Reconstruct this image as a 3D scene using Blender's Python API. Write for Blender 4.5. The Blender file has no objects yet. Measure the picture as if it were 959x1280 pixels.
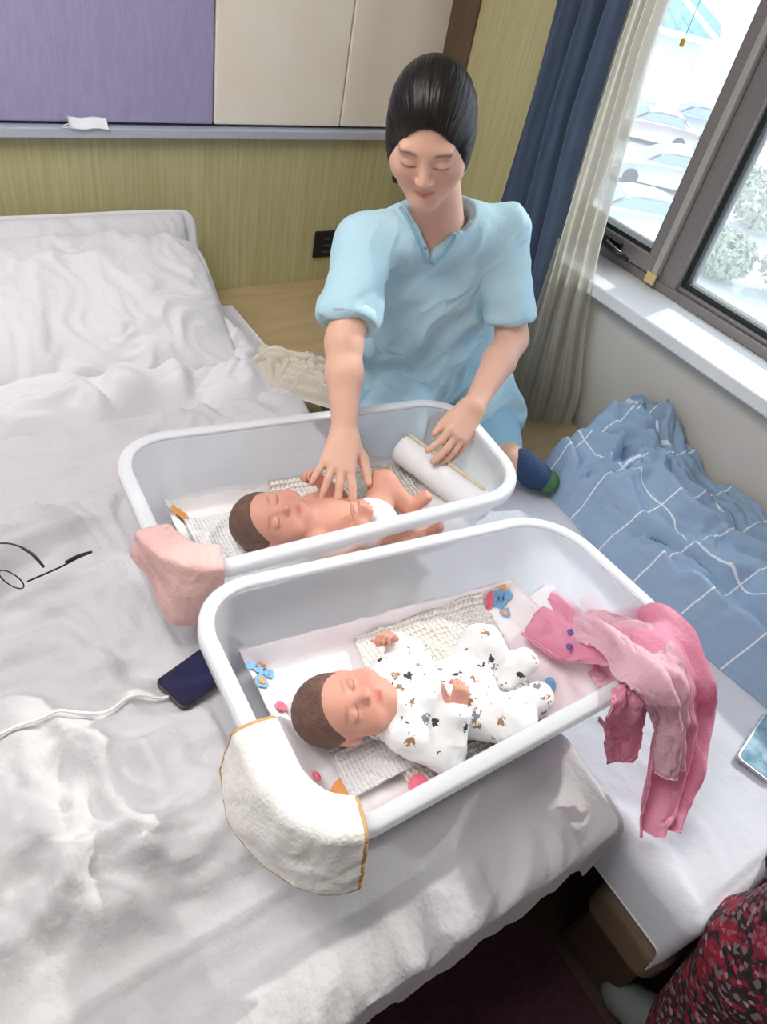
import bpy, bmesh, math, random
import numpy as np
from mathutils import Vector, Matrix

random.seed(7)
scene = bpy.context.scene
COL = scene.collection

# ------------------------------------------------------------------ camera
CAMZ = 1.65
MC = np.array([[0.83377666, -0.52252254, 0.17828818],      # rows: camera right, down, forward
               [-0.24936108, -0.64451797, -0.72278326],
               [0.49258048, 0.55818168, -0.66768082]])
FPX = 898.675
cam_d = bpy.data.cameras.new('camera')
cam = bpy.data.objects.new('camera', cam_d)
COL.objects.link(cam)
cam_d.sensor_fit = 'HORIZONTAL'
cam_d.sensor_width = 36.0
cam_d.lens = 36.0 * FPX / 959.0
cam_d.clip_start = 0.02
cam_d.clip_end = 600
rm = Matrix(((MC[0][0], -MC[1][0], -MC[2][0], 0), (MC[0][1], -MC[1][1], -MC[2][1], 0),
             (MC[0][2], -MC[1][2], -MC[2][2], CAMZ), (0, 0, 0, 1)))
cam.matrix_world = rm
scene.camera = cam


def W(u, v, x=None, y=None, z=None):
    """world point on the ray of photo pixel (u, v) at a known x, y or z"""
    d = MC.T @ np.array([(u - 479.5) / FPX, (v - 640.0) / FPX, 1.0])
    if x is not None:
        t = x / d[0]
    elif y is not None:
        t = y / d[1]
    else:
        t = (z - CAMZ) / d[2]
    return np.array([d[0] * t, d[1] * t, d[2] * t + CAMZ])


# ------------------------------------------------------------------ light, sky, exposure
scene.view_settings.view_transform = 'Standard'
scene.view_settings.look = 'None'
scene.view_settings.gamma = 1.0
scene.view_settings.use_curve_mapping = False
scene.view_settings.exposure = 0.12

wd = bpy.data.worlds.new('sky')
scene.world = wd
wd.use_nodes = True
nt = wd.node_tree
nt.nodes.clear()
wo = nt.nodes.new('ShaderNodeOutputWorld')
wb = nt.nodes.new('ShaderNodeBackground')
wb.inputs['Color'].default_value = (0.78, 0.89, 1.0, 1)
wb.inputs['Strength'].default_value = 2.4
nt.links.new(wb.outputs[0], wo.inputs[0])

sun_d = bpy.data.lights.new('sun', 'SUN')
sun_d.energy = 3.0
sun_d.angle = math.radians(1.5)
sun_d.color = (1.0, 0.93, 0.82)
sun = bpy.data.objects.new('sun', sun_d)
COL.objects.link(sun)
sun.rotation_euler = Vector((-1.0, -0.20, -0.80)).to_track_quat('-Z', 'Y').to_euler()
sun.location = (6, 2, 6)

CEIL_FILL = 8.8        # emission of the added fill panel at the ceiling


# ------------------------------------------------------------------ numpy noise
_rng = np.random.default_rng(3)
_perm = _rng.permutation(256)
_perm = np.concatenate([_perm, _perm, _perm])
_grad = _rng.normal(size=(256, 3))
_grad /= np.linalg.norm(_grad, axis=1)[:, None]


def noise(P):
    """gradient noise, P (n,3) -> (n,) about -0.7..0.7"""
    P = np.asarray(P, float)
    i = np.floor(P).astype(int)
    f = P - i
    w = f * f * f * (f * (f * 6 - 15) + 10)
    i &= 255
    out = np.zeros(len(P))
    for dx in (0, 1):
        for dy in (0, 1):
            for dz in (0, 1):
                h = _perm[_perm[_perm[(i[:, 0] + dx) & 255] + ((i[:, 1] + dy) & 255)] + ((i[:, 2] + dz) & 255)]
                g = _grad[h]
                d = f - np.array([dx, dy, dz])
                wt = (w[:, 0] if dx else 1 - w[:, 0]) * (w[:, 1] if dy else 1 - w[:, 1]) * (w[:, 2] if dz else 1 - w[:, 2])
                out += wt * (g * d).sum(1)
    return out


def fbm(P, oct=3, gain=0.5):
    P = np.asarray(P, float)
    o = np.zeros(len(P)); a = 1.0
    for k in range(oct):
        o += a * noise(P * 2 ** k + k * 17.3)
        a *= gain
    return o


def ridge(P, oct=2, w=2.1):
    """sharp cloth creases, 0..1"""
    P = np.asarray(P, float)
    o = np.zeros(len(P)); a = 1.0
    for k in range(oct):
        o += a * np.clip(1 - np.abs(noise(P * 1.9 ** k + k * 11.1)) * w, 0, 1) ** 1.5
        a *= 0.5
    return o


def p3(x, y, z=0.0):
    x = np.asarray(x, float)
    return np.stack([x.ravel(), np.broadcast_to(y, x.shape).ravel() + 0 * x.ravel(), np.broadcast_to(z, x.shape).ravel() + 0 * x.ravel()], 1)


def sstep(a, b, x):
    t = np.clip((x - a) / (b - a), 0, 1)
    return t * t * (3 - 2 * t)


# ------------------------------------------------------------------ materials
def new_mat(name):
    m = bpy.data.materials.new(name)
    m.use_nodes = True
    n = m.node_tree
    n.nodes.clear()
    out = n.nodes.new('ShaderNodeOutputMaterial')
    return m, n, out


def N(n, t, **kw):
    o = n.nodes.new(t)
    for k, v in kw.items():
        if k.startswith('i_'):
            o.inputs[k[2:].replace('_', ' ')].default_value = v
        else:
            setattr(o, k, v)
    return o


def rgb(h):
    h = h.lstrip('#')
    c = [int(h[i:i + 2], 16) / 255 for i in (0, 2, 4)]
    return tuple((x / 12.92 if x <= 0.04045 else ((x + 0.055) / 1.055) ** 2.4) for x in c) + (1.0,)


def pmat(name, col, rough=0.6, col2=None, nscale=8.0, nstretch=(1, 1, 1), bump=0.0, bscale=60.0, bstretch=(1, 1, 1),
         metallic=0.0, spec=0.5, sss=0.0, attr=None, transl=0.0, sheen=0.0, coat=0.0):
    """principled material: colour (optionally mottled between two), procedural relief"""
    m, n, out = new_mat(name)
    b = N(n, 'ShaderNodeBsdfPrincipled')
    c1 = rgb(col) if isinstance(col, str) else col
    b.inputs['Base Color'].default_value = c1
    b.inputs['Roughness'].default_value = rough
    b.inputs['Metallic'].default_value = metallic
    b.inputs['Specular IOR Level'].default_value = spec
    if sheen:
        b.inputs['Sheen Weight'].default_value = sheen
    if coat:
        b.inputs['Coat Weight'].default_value = coat
        b.inputs['Coat Roughness'].default_value = 0.05
    if sss:
        b.inputs['Subsurface Weight'].default_value = sss
        b.inputs['Subsurface Radius'].default_value = (0.012, 0.005, 0.003)
        b.inputs['Subsurface Scale'].default_value = 0.6
    tc = N(n, 'ShaderNodeTexCoord')
    src = None
    if attr:
        a = N(n, 'ShaderNodeAttribute', attribute_name=attr)
        src = a.outputs['Color']
    if col2:
        mp = N(n, 'ShaderNodeMapping')
        mp.inputs['Scale'].default_value = nstretch
        n.links.new(tc.outputs['Object'], mp.inputs[0])
        nz = N(n, 'ShaderNodeTexNoise', i_Scale=nscale, i_Detail=4.0)
        n.links.new(mp.outputs[0], nz.inputs['Vector'])
        rp = N(n, 'ShaderNodeValToRGB')
        rp.color_ramp.elements[0].position = 0.35
        rp.color_ramp.elements[1].position = 0.65
        rp.color_ramp.elements[0].color = c1
        rp.color_ramp.elements[1].color = rgb(col2)
        n.links.new(nz.outputs['Fac'], rp.inputs[0])
        src = rp.outputs[0]
    if src is not None:
        n.links.new(src, b.inputs['Base Color'])
    nrm = None
    if bump:
        mp2 = N(n, 'ShaderNodeMapping')
        mp2.inputs['Scale'].default_value = bstretch
        n.links.new(tc.outputs['Object'], mp2.inputs[0])
        nb = N(n, 'ShaderNodeTexNoise', i_Scale=bscale, i_Detail=3.0)
        n.links.new(mp2.outputs[0], nb.inputs['Vector'])
        bp = N(n, 'ShaderNodeBump', i_Strength=bump, i_Distance=0.01)
        n.links.new(nb.outputs['Fac'], bp.inputs['Height'])
        n.links.new(bp.outputs[0], b.inputs['Normal'])
        nrm = bp.outputs[0]
    if transl:
        tl = N(n, 'ShaderNodeBsdfTranslucent')
        tl.inputs['Color'].default_value = c1
        if src is not None:
            n.links.new(src, tl.inputs['Color'])
        if nrm:
            n.links.new(nrm, tl.inputs['Normal'])
        mx = N(n, 'ShaderNodeMixShader')
        mx.inputs[0].default_value = transl
        n.links.new(b.outputs[0], mx.inputs[1])
        n.links.new(tl.outputs[0], mx.inputs[2])
        n.links.new(mx.outputs[0], out.inputs[0])
    else:
        n.links.new(b.outputs[0], out.inputs[0])
    return m


def plastic_clear(name, col, transp, rough=0.25, transl=0.5):
    """cloudy see-through plastic: straight-through + scattered + gloss"""
    m, n, out = new_mat(name)
    tr = N(n, 'ShaderNodeBsdfTransparent')
    tr.inputs[0].default_value = (0.97, 0.985, 1.0, 1)
    df = N(n, 'ShaderNodeBsdfPrincipled')
    df.inputs['Base Color'].default_value = rgb(col)
    df.inputs['Roughness'].default_value = rough
    tl = N(n, 'ShaderNodeBsdfTranslucent')
    tl.inputs[0].default_value = rgb(col)
    m1 = N(n, 'ShaderNodeMixShader')
    m1.inputs[0].default_value = transl
    n.links.new(df.outputs[0], m1.inputs[1])
    n.links.new(tl.outputs[0], m1.inputs[2])
    m2 = N(n, 'ShaderNodeMixShader')
    m2.inputs[0].default_value = transp
    n.links.new(m1.outputs[0], m2.inputs[1])
    n.links.new(tr.outputs[0], m2.inputs[2])
    n.links.new(m2.outputs[0], out.inputs[0])
    return m


def glass_mat(name, tint=(0.96, 0.985, 1.0, 1), gloss=0.06, haze=0.0):
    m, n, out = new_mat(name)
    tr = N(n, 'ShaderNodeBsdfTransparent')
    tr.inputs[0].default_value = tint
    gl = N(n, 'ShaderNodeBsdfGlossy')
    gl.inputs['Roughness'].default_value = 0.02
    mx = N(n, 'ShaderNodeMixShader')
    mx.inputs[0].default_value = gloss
    if haze:  # milky film in the pane imitates outdoor haze
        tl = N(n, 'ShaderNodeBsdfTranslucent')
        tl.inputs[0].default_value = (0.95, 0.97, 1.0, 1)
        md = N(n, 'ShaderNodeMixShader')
        md.inputs[0].default_value = haze
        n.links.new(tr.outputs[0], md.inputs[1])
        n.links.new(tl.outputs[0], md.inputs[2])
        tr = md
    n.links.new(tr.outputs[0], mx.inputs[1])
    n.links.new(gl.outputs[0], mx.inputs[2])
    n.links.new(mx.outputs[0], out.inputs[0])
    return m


def emit_mat(name, col, s):
    m, n, out = new_mat(name)
    e = N(n, 'ShaderNodeEmission')
    e.inputs[0].default_value = col
    e.inputs[1].default_value = s
    n.links.new(e.outputs[0], out.inputs[0])
    return m


# ------------------------------------------------------------------ object helpers
def link(o, parent=None):
    COL.objects.link(o)
    if parent is not None:
        o.parent = parent
        o.matrix_parent_inverse = Matrix.Translation(-Vector(parent.location)) if parent.type == 'EMPTY' else Matrix.Identity(4)
    return o


def mesh_obj(name, verts, faces, mat=None, parent=None, smooth=True):
    me = bpy.data.meshes.new(name)
    me.from_pydata([tuple(map(float, v)) for v in verts], [], [tuple(int(i) for i in f) for f in faces])
    me.update()
    if smooth and len(me.polygons):
        me.polygons.foreach_set('use_smooth', [True] * len(me.polygons))
    if mat:
        me.materials.append(mat)
    o = bpy.data.objects.new(name, me)
    return link(o, parent)


def bm_obj(name, bm, mat=None, parent=None, smooth=False):
    bmesh.ops.recalc_face_normals(bm, faces=bm.faces)
    me = bpy.data.meshes.new(name)
    bm.to_mesh(me)
    bm.free()
    if smooth:
        me.polygons.foreach_set('use_smooth', [True] * len(me.polygons))
    if mat:
        me.materials.append(mat)
    o = bpy.data.objects.new(name, me)
    return link(o, parent)


def tag(o, label, cat, group=None):
    o['label'] = label
    o['category'] = cat
    if group:
        o['group'] = group
    return o


def structure(o, label=None, cat=None):
    o['kind'] = 'structure'
    if label:
        o['label'] = label
    if cat:
        o['category'] = cat
    return o


def thing(name, loc, label, cat, group=None):
    o = bpy.data.objects.new(name, None)
    o.empty_display_size = 0.05
    COL.objects.link(o)
    o.location = loc
    return tag(o, label, cat, group)


def bm_box(bm, lo, hi, bev=0.0, seg=2, mtx=None):
    r = bmesh.ops.create_cube(bm, size=1.0)
    vs = r['verts']
    c = [(a + b) / 2 for a, b in zip(lo, hi)]
    s = [b - a for a, b in zip(lo, hi)]
    for v in vs:
        v.co = Vector((c[0] + v.co.x * s[0], c[1] + v.co.y * s[1], c[2] + v.co.z * s[2]))
    if bev:
        es = list({e for v in vs for e in v.link_edges})
        r2 = bmesh.ops.bevel(bm, geom=es, offset=bev, segments=seg, affect='EDGES', profile=0.5)
        vs = list({v for f in r2['faces'] for v in f.verts} | {v for v in vs if v.is_valid})
    if mtx is not None:
        bmesh.ops.transform(bm, matrix=mtx, verts=vs)
    return vs


def box(name, lo, hi, mat, parent=None, bev=0.0, seg=2, mtx=None):
    bm = bmesh.new()
    bm_box(bm, lo, hi, bev, seg, mtx)
    return bm_obj(name, bm, mat, parent, smooth=False)


def grid_obj(name, P, mat, parent=None, closed_u=False, closed_v=False, uv=None, thick=0.0, cols=None):
    """P: (nu, nv, 3) surface; optional uv (nu,nv,2); solidify thickness downwards along normals"""
    P = np.asarray(P, float)
    nu, nv = P.shape[:2]
    iu = np.arange(nu if closed_u else nu - 1)
    iv = np.arange(nv if closed_v else nv - 1)
    A, B = np.meshgrid(iu, iv, indexing='ij')
    A = A.ravel(); B = B.ravel()
    A2 = (A + 1) % nu; B2 = (B + 1) % nv
    F = np.stack([A * nv + B, A2 * nv + B, A2 * nv + B2, A * nv + B2], 1)
    V = P.reshape(-1, 3)
    if thick:
        # normals from finite differences
        du = np.gradient(P, axis=0); dv = np.gradient(P, axis=1)
        nn = np.cross(du, dv)
        nn /= np.linalg.norm(nn, axis=2)[..., None] + 1e-12
        V2 = (P - nn * thick).reshape(-1, 3)
        nb = len(V)
        F2 = F[:, ::-1] + nb
        sides = []
        if not closed_u:
            for j in range(nv - 1):
                sides.append((j + 1, j, nb + j, nb + j + 1))
                k = (nu - 1) * nv
                sides.append((k + j, k + j + 1, nb + k + j + 1, nb + k + j))
        if not closed_v:
            for i in range(nu - 1):
                sides.append((i * nv, (i + 1) * nv, nb + (i + 1) * nv, nb + i * nv))
                sides.append(((i + 1) * nv + nv - 1, i * nv + nv - 1, nb + i * nv + nv - 1, nb + (i + 1) * nv + nv - 1))
        V = np.concatenate([V, V2])
        F = np.concatenate([F, F2, np.array(sides, int).reshape(-1, 4)])
        if uv is not None:
            uv = np.concatenate([uv.reshape(-1, 2), uv.reshape(-1, 2)])
        if cols is not None:
            cols = np.concatenate([cols.reshape(-1, 3), cols.reshape(-1, 3)])
    o = mesh_obj(name, V, F, mat, parent)
    if uv is not None:
        uv = uv.reshape(-1, 2)
        a = o.data.attributes.new('cloth_uv', 'FLOAT_VECTOR', 'POINT')
        a.data.foreach_set('vector', np.concatenate([uv, np.zeros((len(uv), 1))], 1).ravel())
    if cols is not None:
        set_cols(o, cols.reshape(-1, 3))
    return o


def set_cols(o, C):
    a = o.data.color_attributes.new('Col', 'FLOAT_COLOR', 'POINT')
    C = np.asarray(C, float)
    a.data.foreach_set('color', np.concatenate([C, np.ones((len(C), 1))], 1).ravel())


def smooth_path(pts, n):
    """Catmull-Rom through pts, n samples"""
    pts = np.asarray(pts, float)
    q = np.concatenate([[2 * pts[0] - pts[1]], pts, [2 * pts[-1] - pts[-2]]])
    t = np.linspace(0, len(pts) - 1 - 1e-9, n)
    i = t.astype(int)
    f = (t - i)[:, None]
    a, b, c, d = q[i], q[i + 1], q[i + 2], q[i + 3]
    return 0.5 * ((2 * b) + (-a + c) * f + (2 * a - 5 * b + 4 * c - d) * f ** 2 + (-a + 3 * b - 3 * c + d) * f ** 3)


def tube_rings(path, radii, ns=10, up=(0, 0, 1)):
    path = np.asarray(path, float)
    n = len(path)
    r = np.broadcast_to(np.asarray(radii, float), (n,))
    T = np.gradient(path, axis=0)
    T /= np.linalg.norm(T, axis=1)[:, None] + 1e-12
    ref = np.array(up, float)
    R = []
    for i in range(n):
        if abs(T[i] @ ref) > 0.95:
            ref2 = np.array([1.0, 0.2, 0.1])
        else:
            ref2 = ref
        s = np.cross(T[i], ref2); s /= np.linalg.norm(s)
        u = np.cross(s, T[i])
        a = np.linspace(0, 2 * math.pi, ns, endpoint=False)
        R.append(path[i] + r[i] * (np.cos(a)[:, None] * s + np.sin(a)[:, None] * u))
    return np.array(R)


def tube_geo(path, radii, ns=10, up=(0, 0, 1)):
    R = tube_rings(path, radii, ns, up)
    n = len(R)
    V = R.reshape(-1, 3).tolist()
    F = []
    for i in range(n - 1):
        for j in range(ns):
            k = (j + 1) % ns
            F.append((i * ns + j, i * ns + k, (i + 1) * ns + k, (i + 1) * ns + j))
    F.append(tuple(range(ns - 1, -1, -1)))
    F.append(tuple((n - 1) * ns + j for j in range(ns)))
    return V, F


def tube(name, path, radii, mat, parent=None, ns=10, up=(0, 0, 1)):
    V, F = tube_geo(path, radii, ns, up)
    return mesh_obj(name, V, F, mat, parent)


# ------------------------------------------------------------------ implicit-surface modelling
class Field:
    def __init__(self, lo, hi, h):
        self.lo = np.array(lo, float); self.h = h
        self.n = np.ceil((np.array(hi) - self.lo) / h).astype(int) + 1
        self.a = np.full(self.n, 0.2, np.float32)
        self.ax = [(self.lo[i] + h * np.arange(self.n[i])).astype(np.float32) for i in range(3)]

    def _sl(self, lo, hi, m):
        s = []
        for i in range(3):
            a = int(np.clip(np.floor((lo[i] - m - self.lo[i]) / self.h), 0, self.n[i]))
            b = int(np.clip(np.ceil((hi[i] + m - self.lo[i]) / self.h) + 1, 0, self.n[i]))
            s.append(slice(a, b))
        return tuple(s)

    def _xyz(self, s):
        return (self.ax[0][s[0]][:, None, None], self.ax[1][s[1]][None, :, None], self.ax[2][s[2]][None, None, :])

    def _mix(self, s, d, k, op):
        a = self.a[s]
        if op == 'add':
            if k > 0:
                h = np.maximum(k - np.abs(a - d), 0) / k
                self.a[s] = np.minimum(a, d) - h * h * k * 0.25
            else:
                self.a[s] = np.minimum(a, d)
        else:
            d = -d
            if k > 0:
                h = np.maximum(k - np.abs(a - d), 0) / k
                self.a[s] = np.maximum(a, d) + h * h * k * 0.25
            else:
                self.a[s] = np.maximum(a, d)

    def cone(self, p, q, r1, r2, k=0.01, op='add'):
        p = np.array(p, float); q = np.array(q, float)
        R = max(r1, r2)
        s = self._sl(np.minimum(p, q) - R, np.maximum(p, q) + R, k + 4 * self.h)
        if any(x.stop <= x.start for x in s):
            return
        X, Y, Z = self._xyz(s)
        d = q - p
        L = d @ d + 1e-12
        t = np.clip(((X - p[0]) * d[0] + (Y - p[1]) * d[1] + (Z - p[2]) * d[2]) / L, 0, 1)
        D = np.sqrt((X - p[0] - t * d[0]) ** 2 + (Y - p[1] - t * d[1]) ** 2 + (Z - p[2] - t * d[2]) ** 2) - (r1 + (r2 - r1) * t)
        self._mix(s, D, k, op)

    def chain(self, pts, rs, k=0.01, op='add'):
        for i in range(len(pts) - 1):
            self.cone(pts[i], pts[i + 1], rs[i], rs[i + 1], k, op)

    def ell(self, c, r, R=None, k=0.01, op='add'):
        c = np.array(c, float); r = np.array(r, float)
        R = np.eye(3) if R is None else np.array(R, float)       # columns = local axes
        ext = np.sqrt(((R * r) ** 2).sum(1))
        s = self._sl(c - ext, c + ext, k + 4 * self.h)
        if any(x.stop <= x.start for x in s):
            return
        X, Y, Z = self._xyz(s)
        X = X - c[0]; Y = Y - c[1]; Z = Z - c[2]
        q = [(X * R[0, i] + Y * R[1, i] + Z * R[2, i]) for i in range(3)]
        k0 = np.sqrt(sum((q[i] / r[i]) ** 2 for i in range(3)))
        k1 = np.sqrt(sum((q[i] / r[i] ** 2) ** 2 for i in range(3))) + 1e-9
        self._mix(s, k0 * (k0 - 1) / k1, k, op)

    def func(self, lo, hi, f, k=0.0, op='add'):
        s = self._sl(np.array(lo), np.array(hi), 0)
        X, Y, Z = self._xyz(s)
        self._mix(s, f(X, Y, Z), k, op)

    def mesh(self):
        a = self.a
        s = a < 0
        c = np.zeros(np.array(a.shape) - 1, np.int8)
        for dx in (0, 1):
            for dy in (0, 1):
                for dz in (0, 1):
                    c += s[dx:a.shape[0] - 1 + dx, dy:a.shape[1] - 1 + dy, dz:a.shape[2] - 1 + dz]
        act = (c > 0) & (c < 8)
        idx = np.argwhere(act)
        ids = np.full(act.shape, -1, np.int32)
        ids[act] = np.arange(len(idx))
        corners = [(x, y, z) for x in (0, 1) for y in (0, 1) for z in (0, 1)]
        val = np.stack([a[idx[:, 0] + x, idx[:, 1] + y, idx[:, 2] + z] for x, y, z in corners], 1).astype(float)
        sm = np.zeros((len(idx), 3)); cnt = np.zeros(len(idx))
        for i in range(8):
            for j in range(i + 1, 8):
                ci, cj = np.array(corners[i]), np.array(corners[j])
                if np.abs(ci - cj).sum() != 1:
                    continue
                m = (val[:, i] < 0) != (val[:, j] < 0)
                t = val[m, i] / (val[m, i] - val[m, j])
                sm[m] += ci + t[:, None] * (cj - ci)
                cnt[m] += 1
        V = self.lo + self.h * (idx + sm / cnt[:, None])
        F = []
        for ax in range(3):
            sl0 = [slice(None)] * 3; sl1 = [slice(None)] * 3
            sl0[ax] = slice(0, -1); sl1[ax] = slice(1, None)
            s0, s1 = s[tuple(sl0)], s[tuple(sl1)]
            for flip in (False, True):
                e = np.argwhere((~s0 & s1) if flip else (s0 & ~s1))
                o1, o2 = [i for i in range(3) if i != ax]
                ok = (e[:, o1] > 0) & (e[:, o2] > 0) & (e[:, o1] < a.shape[o1] - 1) & (e[:, o2] < a.shape[o2] - 1)
                e = e[ok]
                q = []
                for d1, d2 in ((-1, -1), (0, -1), (0, 0), (-1, 0)):
                    t = e.copy(); t[:, o1] += d1; t[:, o2] += d2
                    q.append(ids[t[:, 0], t[:, 1], t[:, 2]])
                q = np.stack(q, 1)
                if (flip) != (ax == 1):
                    q = q[:, ::-1]
                F.append(q)
        F = np.concatenate(F)
        return V, F


def relax(V, F, it=2, lam=0.5):
    n = len(V)
    E = np.concatenate([F[:, [0, 1]], F[:, [1, 2]], F[:, [2, 3]], F[:, [3, 0]]])
    deg = np.bincount(E[:, 0], minlength=n) + np.bincount(E[:, 1], minlength=n)
    for _ in range(it):
        for l in (lam, -lam * 1.02):
            S = np.zeros_like(V)
            for k in range(3):
                S[:, k] = np.bincount(E[:, 0], V[E[:, 1], k], n) + np.bincount(E[:, 1], V[E[:, 0], k], n)
            V = V + l * (S / np.maximum(deg, 1)[:, None] - V)
    return V


def vnormals(V, F):
    fn = np.cross(V[F[:, 2]] - V[F[:, 0]], V[F[:, 3]] - V[F[:, 1]])
    n = np.zeros_like(V)
    for j in range(4):
        for k in range(3):
            n[:, k] += np.bincount(F[:, j], fn[:, k], len(V))
    return n / (np.linalg.norm(n, axis=1)[:, None] + 1e-12)


def field_obj(name, fld, mat, parent=None, it=2, disp=None, colf=None, post=None):
    V, F = fld.mesh()
    V = relax(V, F, it)
    if disp is not None:
        Nn = vnormals(V, F)
        V = V + Nn * disp(V, Nn)[:, None]
    if post is not None:
        V, F = post(V, F)
    o = mesh_obj(name, V, F, mat, parent)
    if colf is not None:
        set_cols(o, colf(V))
    return o


def frame(fwd, up=(0, 0, 1), roll=0.0):
    """columns: right (to the figure's left is +x mirrored later), forward, up"""
    f = np.array(fwd, float); f /= np.linalg.norm(f)
    u = np.array(up, float)
    r = np.cross(f, u); r /= np.linalg.norm(r)
    u = np.cross(r, f)
    c, s = math.cos(roll), math.sin(roll)
    r2 = c * r + s * u
    u2 = -s * r + c * u
    return np.stack([r2, f, u2], 1)


# ================================================================== SETTING
YB = 2.25          # headboard wall
XR = 1.76          # window wall, inner face
XL, YF, ZC = -2.4, -1.7, 2.65
M_wall = pmat('wall_paint', '#dad6cf', 0.8, '#d5d0c8', 3.0, bump=0.05, bscale=200)
M_white = pmat('white_paint', '#e9e8e6', 0.7)
M_olive = pmat('olive_wood_veneer', '#c8c194', 0.5, '#b8b081', 14.0, (9, 9, 0.35), bump=0.15, bscale=40, bstretch=(9, 9, 0.4))
M_purple = pmat('purple_fabric', '#a89fc2', 0.9, '#a198bd', 30.0, (3, 3, 0.6), bump=0.25, bscale=260)
M_beige = pmat('beige_leather', '#f6ecdd', 0.55, '#f2e6d5', 5.0, bump=0.05, bscale=220)
M_brown = pmat('brown_trim', '#6b543f', 0.5, '#5d4836', 20, (4, 4, 0.3))
M_ledge = pmat('ledge_aluminium', '#b9bccb', 0.4, bump=0.02)
M_carpet = pmat('maroon_carpet', '#4a2430', 0.95, '#3c1c27', 60.0, bump=0.6, bscale=500)
M_floor = pmat('dark_floor_boards', '#4c3b30', 0.5, '#3f3027', 12, (1, 6, 1), bump=0.05)
M_sill = pmat('white_sill_stone', '#f0f1f2', 0.3, '#e4e7ea', 6.0)
M_alu = pmat('window_aluminium', '#8d8684', 0.4, '#857d7b', 40, (1, 1, 6), metallic=0.25)
M_alu_light = pmat('window_aluminium_pale', '#b3afa8', 0.4, metallic=0.2)
M_gasket = pmat('black_gasket', '#1e2624', 0.6)
M_glass = glass_mat('window_glass', haze=0.09)  # washed-out haze of the outside view is put into the glass

structure(box('floor', (XL, YF, -0.05), (XR + 0.2, YB + 0.1, 0.0), M_floor), 'dark brown board floor under the beds', 'floor')
structure(box('ceiling', (XL, YF, ZC), (XR + 0.2, YB + 0.1, ZC + 0.05), M_white), 'white ceiling above the beds', 'ceiling')
structure(box('wall_left', (XL - 0.1, YF, 0), (XL, YB + 0.1, ZC), M_white), 'pale wall opposite the window', 'wall')
structure(box('wall_front', (XL - 0.1, YF - 0.1, 0), (XR + 0.2, YF, ZC), M_white), 'pale wall opposite the headboard', 'wall')
wb_ = structure(box('wall_back', (XL - 0.1, YB + 0.03, 0), (XR + 0.2, YB + 0.13, ZC), M_wall), 'headboard wall with upholstered panels over olive wood', 'wall')

# olive headboard panels, ledge and upholstered panels
box('wood_panel', (XL, YB, 0.0), (XR, YB + 0.03, 0.917), M_olive, wb_)
box('ledge_strip', (XL, YB - 0.035, 0.919), (XR, YB + 0.03, 0.945), M_ledge, wb_, bev=0.003)
box('painted_shadow_strip', (XL, YB + 0.012, 0.945), (XR, YB + 0.03, 0.955), M_gasket, wb_)  # black strip stands in for the shadow above the ledge
for x0, x1, m, nm in ((-1.30, 0.933, M_purple, 'purple_panel'), (-2.4, -1.304, M_purple, 'purple_panel'), (0.937, 1.376, M_beige, 'beige_panel'), (1.380, XR - 0.004, M_beige, 'beige_panel')):
    box(nm, (x0, YB - 0.012, 0.953), (x1, YB + 0.03, ZC), m, wb_, bev=0.006, seg=3)

# window wall
WY0, WY1, WZ0, WZ1 = -0.25, 1.66, 0.845, 2.25
XW = 1.92
bm = bmesh.new()
bm_box(bm, (XR, YF, 0), (XR + 0.26, YB + 0.03, WZ0 - 0.04))
bm_box(bm, (XR, YF, WZ1), (XR + 0.26, YB + 0.03, ZC))
bm_box(bm, (XR, WY1, WZ0 - 0.04), (XR + 0.26, YB + 0.03, WZ1))
bm_box(bm, (XR, YF, WZ0 - 0.04), (XR + 0.26, WY0, WZ1))
wr = structure(bm_obj('wall_right', bm, M_wall), 'grey-beige window wall below the white sill', 'wall')
box('wood_panel', (XR - 0.012, WY1 + 0.02, 0), (XR, 2.105, ZC), M_olive, wr)
tr1 = structure(box('trim_1', (XR - 0.02, 2.105, 0), (XR, YB - 0.012, ZC), M_brown), 'dark brown corner trim between beige panel and olive panel', 'trim')
structure(box('trim_2', (1.705, WY0 - 0.03, WZ0 - 0.038), (XW + 0.03, WY1, WZ0), M_sill, bev=0.005), 'white stone window sill', 'window sill')

win = bpy.data.objects.new('window_1', None)
COL.objects.link(win)
win.location = (XW, 0.7, WZ0)
structure(win, 'grey aluminium window with a wide mullion and dark gaskets', 'window')
# outer frame
F0, F1 = XW - 0.03, XW + 0.05


def frame_bar(nm, y0, y1, z0, z1, x0=F0, x1=F1, m=M_alu, bev=0.003):
    return box(nm, (x0, y0, z0), (x1, y1, z1), m, win, bev=bev)


MU0, MU1 = 1.125, 1.262
frame_bar('frame_bar', WY0, WY1, WZ0, WZ0 + 0.028)
frame_bar('frame_bar', WY0, WY1, WZ1 - 0.05, WZ1)
frame_bar('frame_bar', WY1 - 0.04, WY1, WZ0 + 0.028, WZ1 - 0.05)
frame_bar('frame_bar', WY0, WY0 + 0.05, WZ0 + 0.028, WZ1 - 0.05)
frame_bar('mullion', MU0 + 0.012, MU0 + 0.075, WZ0 + 0.028, WZ1 - 0.05)
frame_bar('mullion_strip', MU0 + 0.077, MU0 + 0.096, WZ0 + 0.045, WZ1 - 0.05, F0 - 0.022, F1 - 0.02, M_alu_light)
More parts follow.
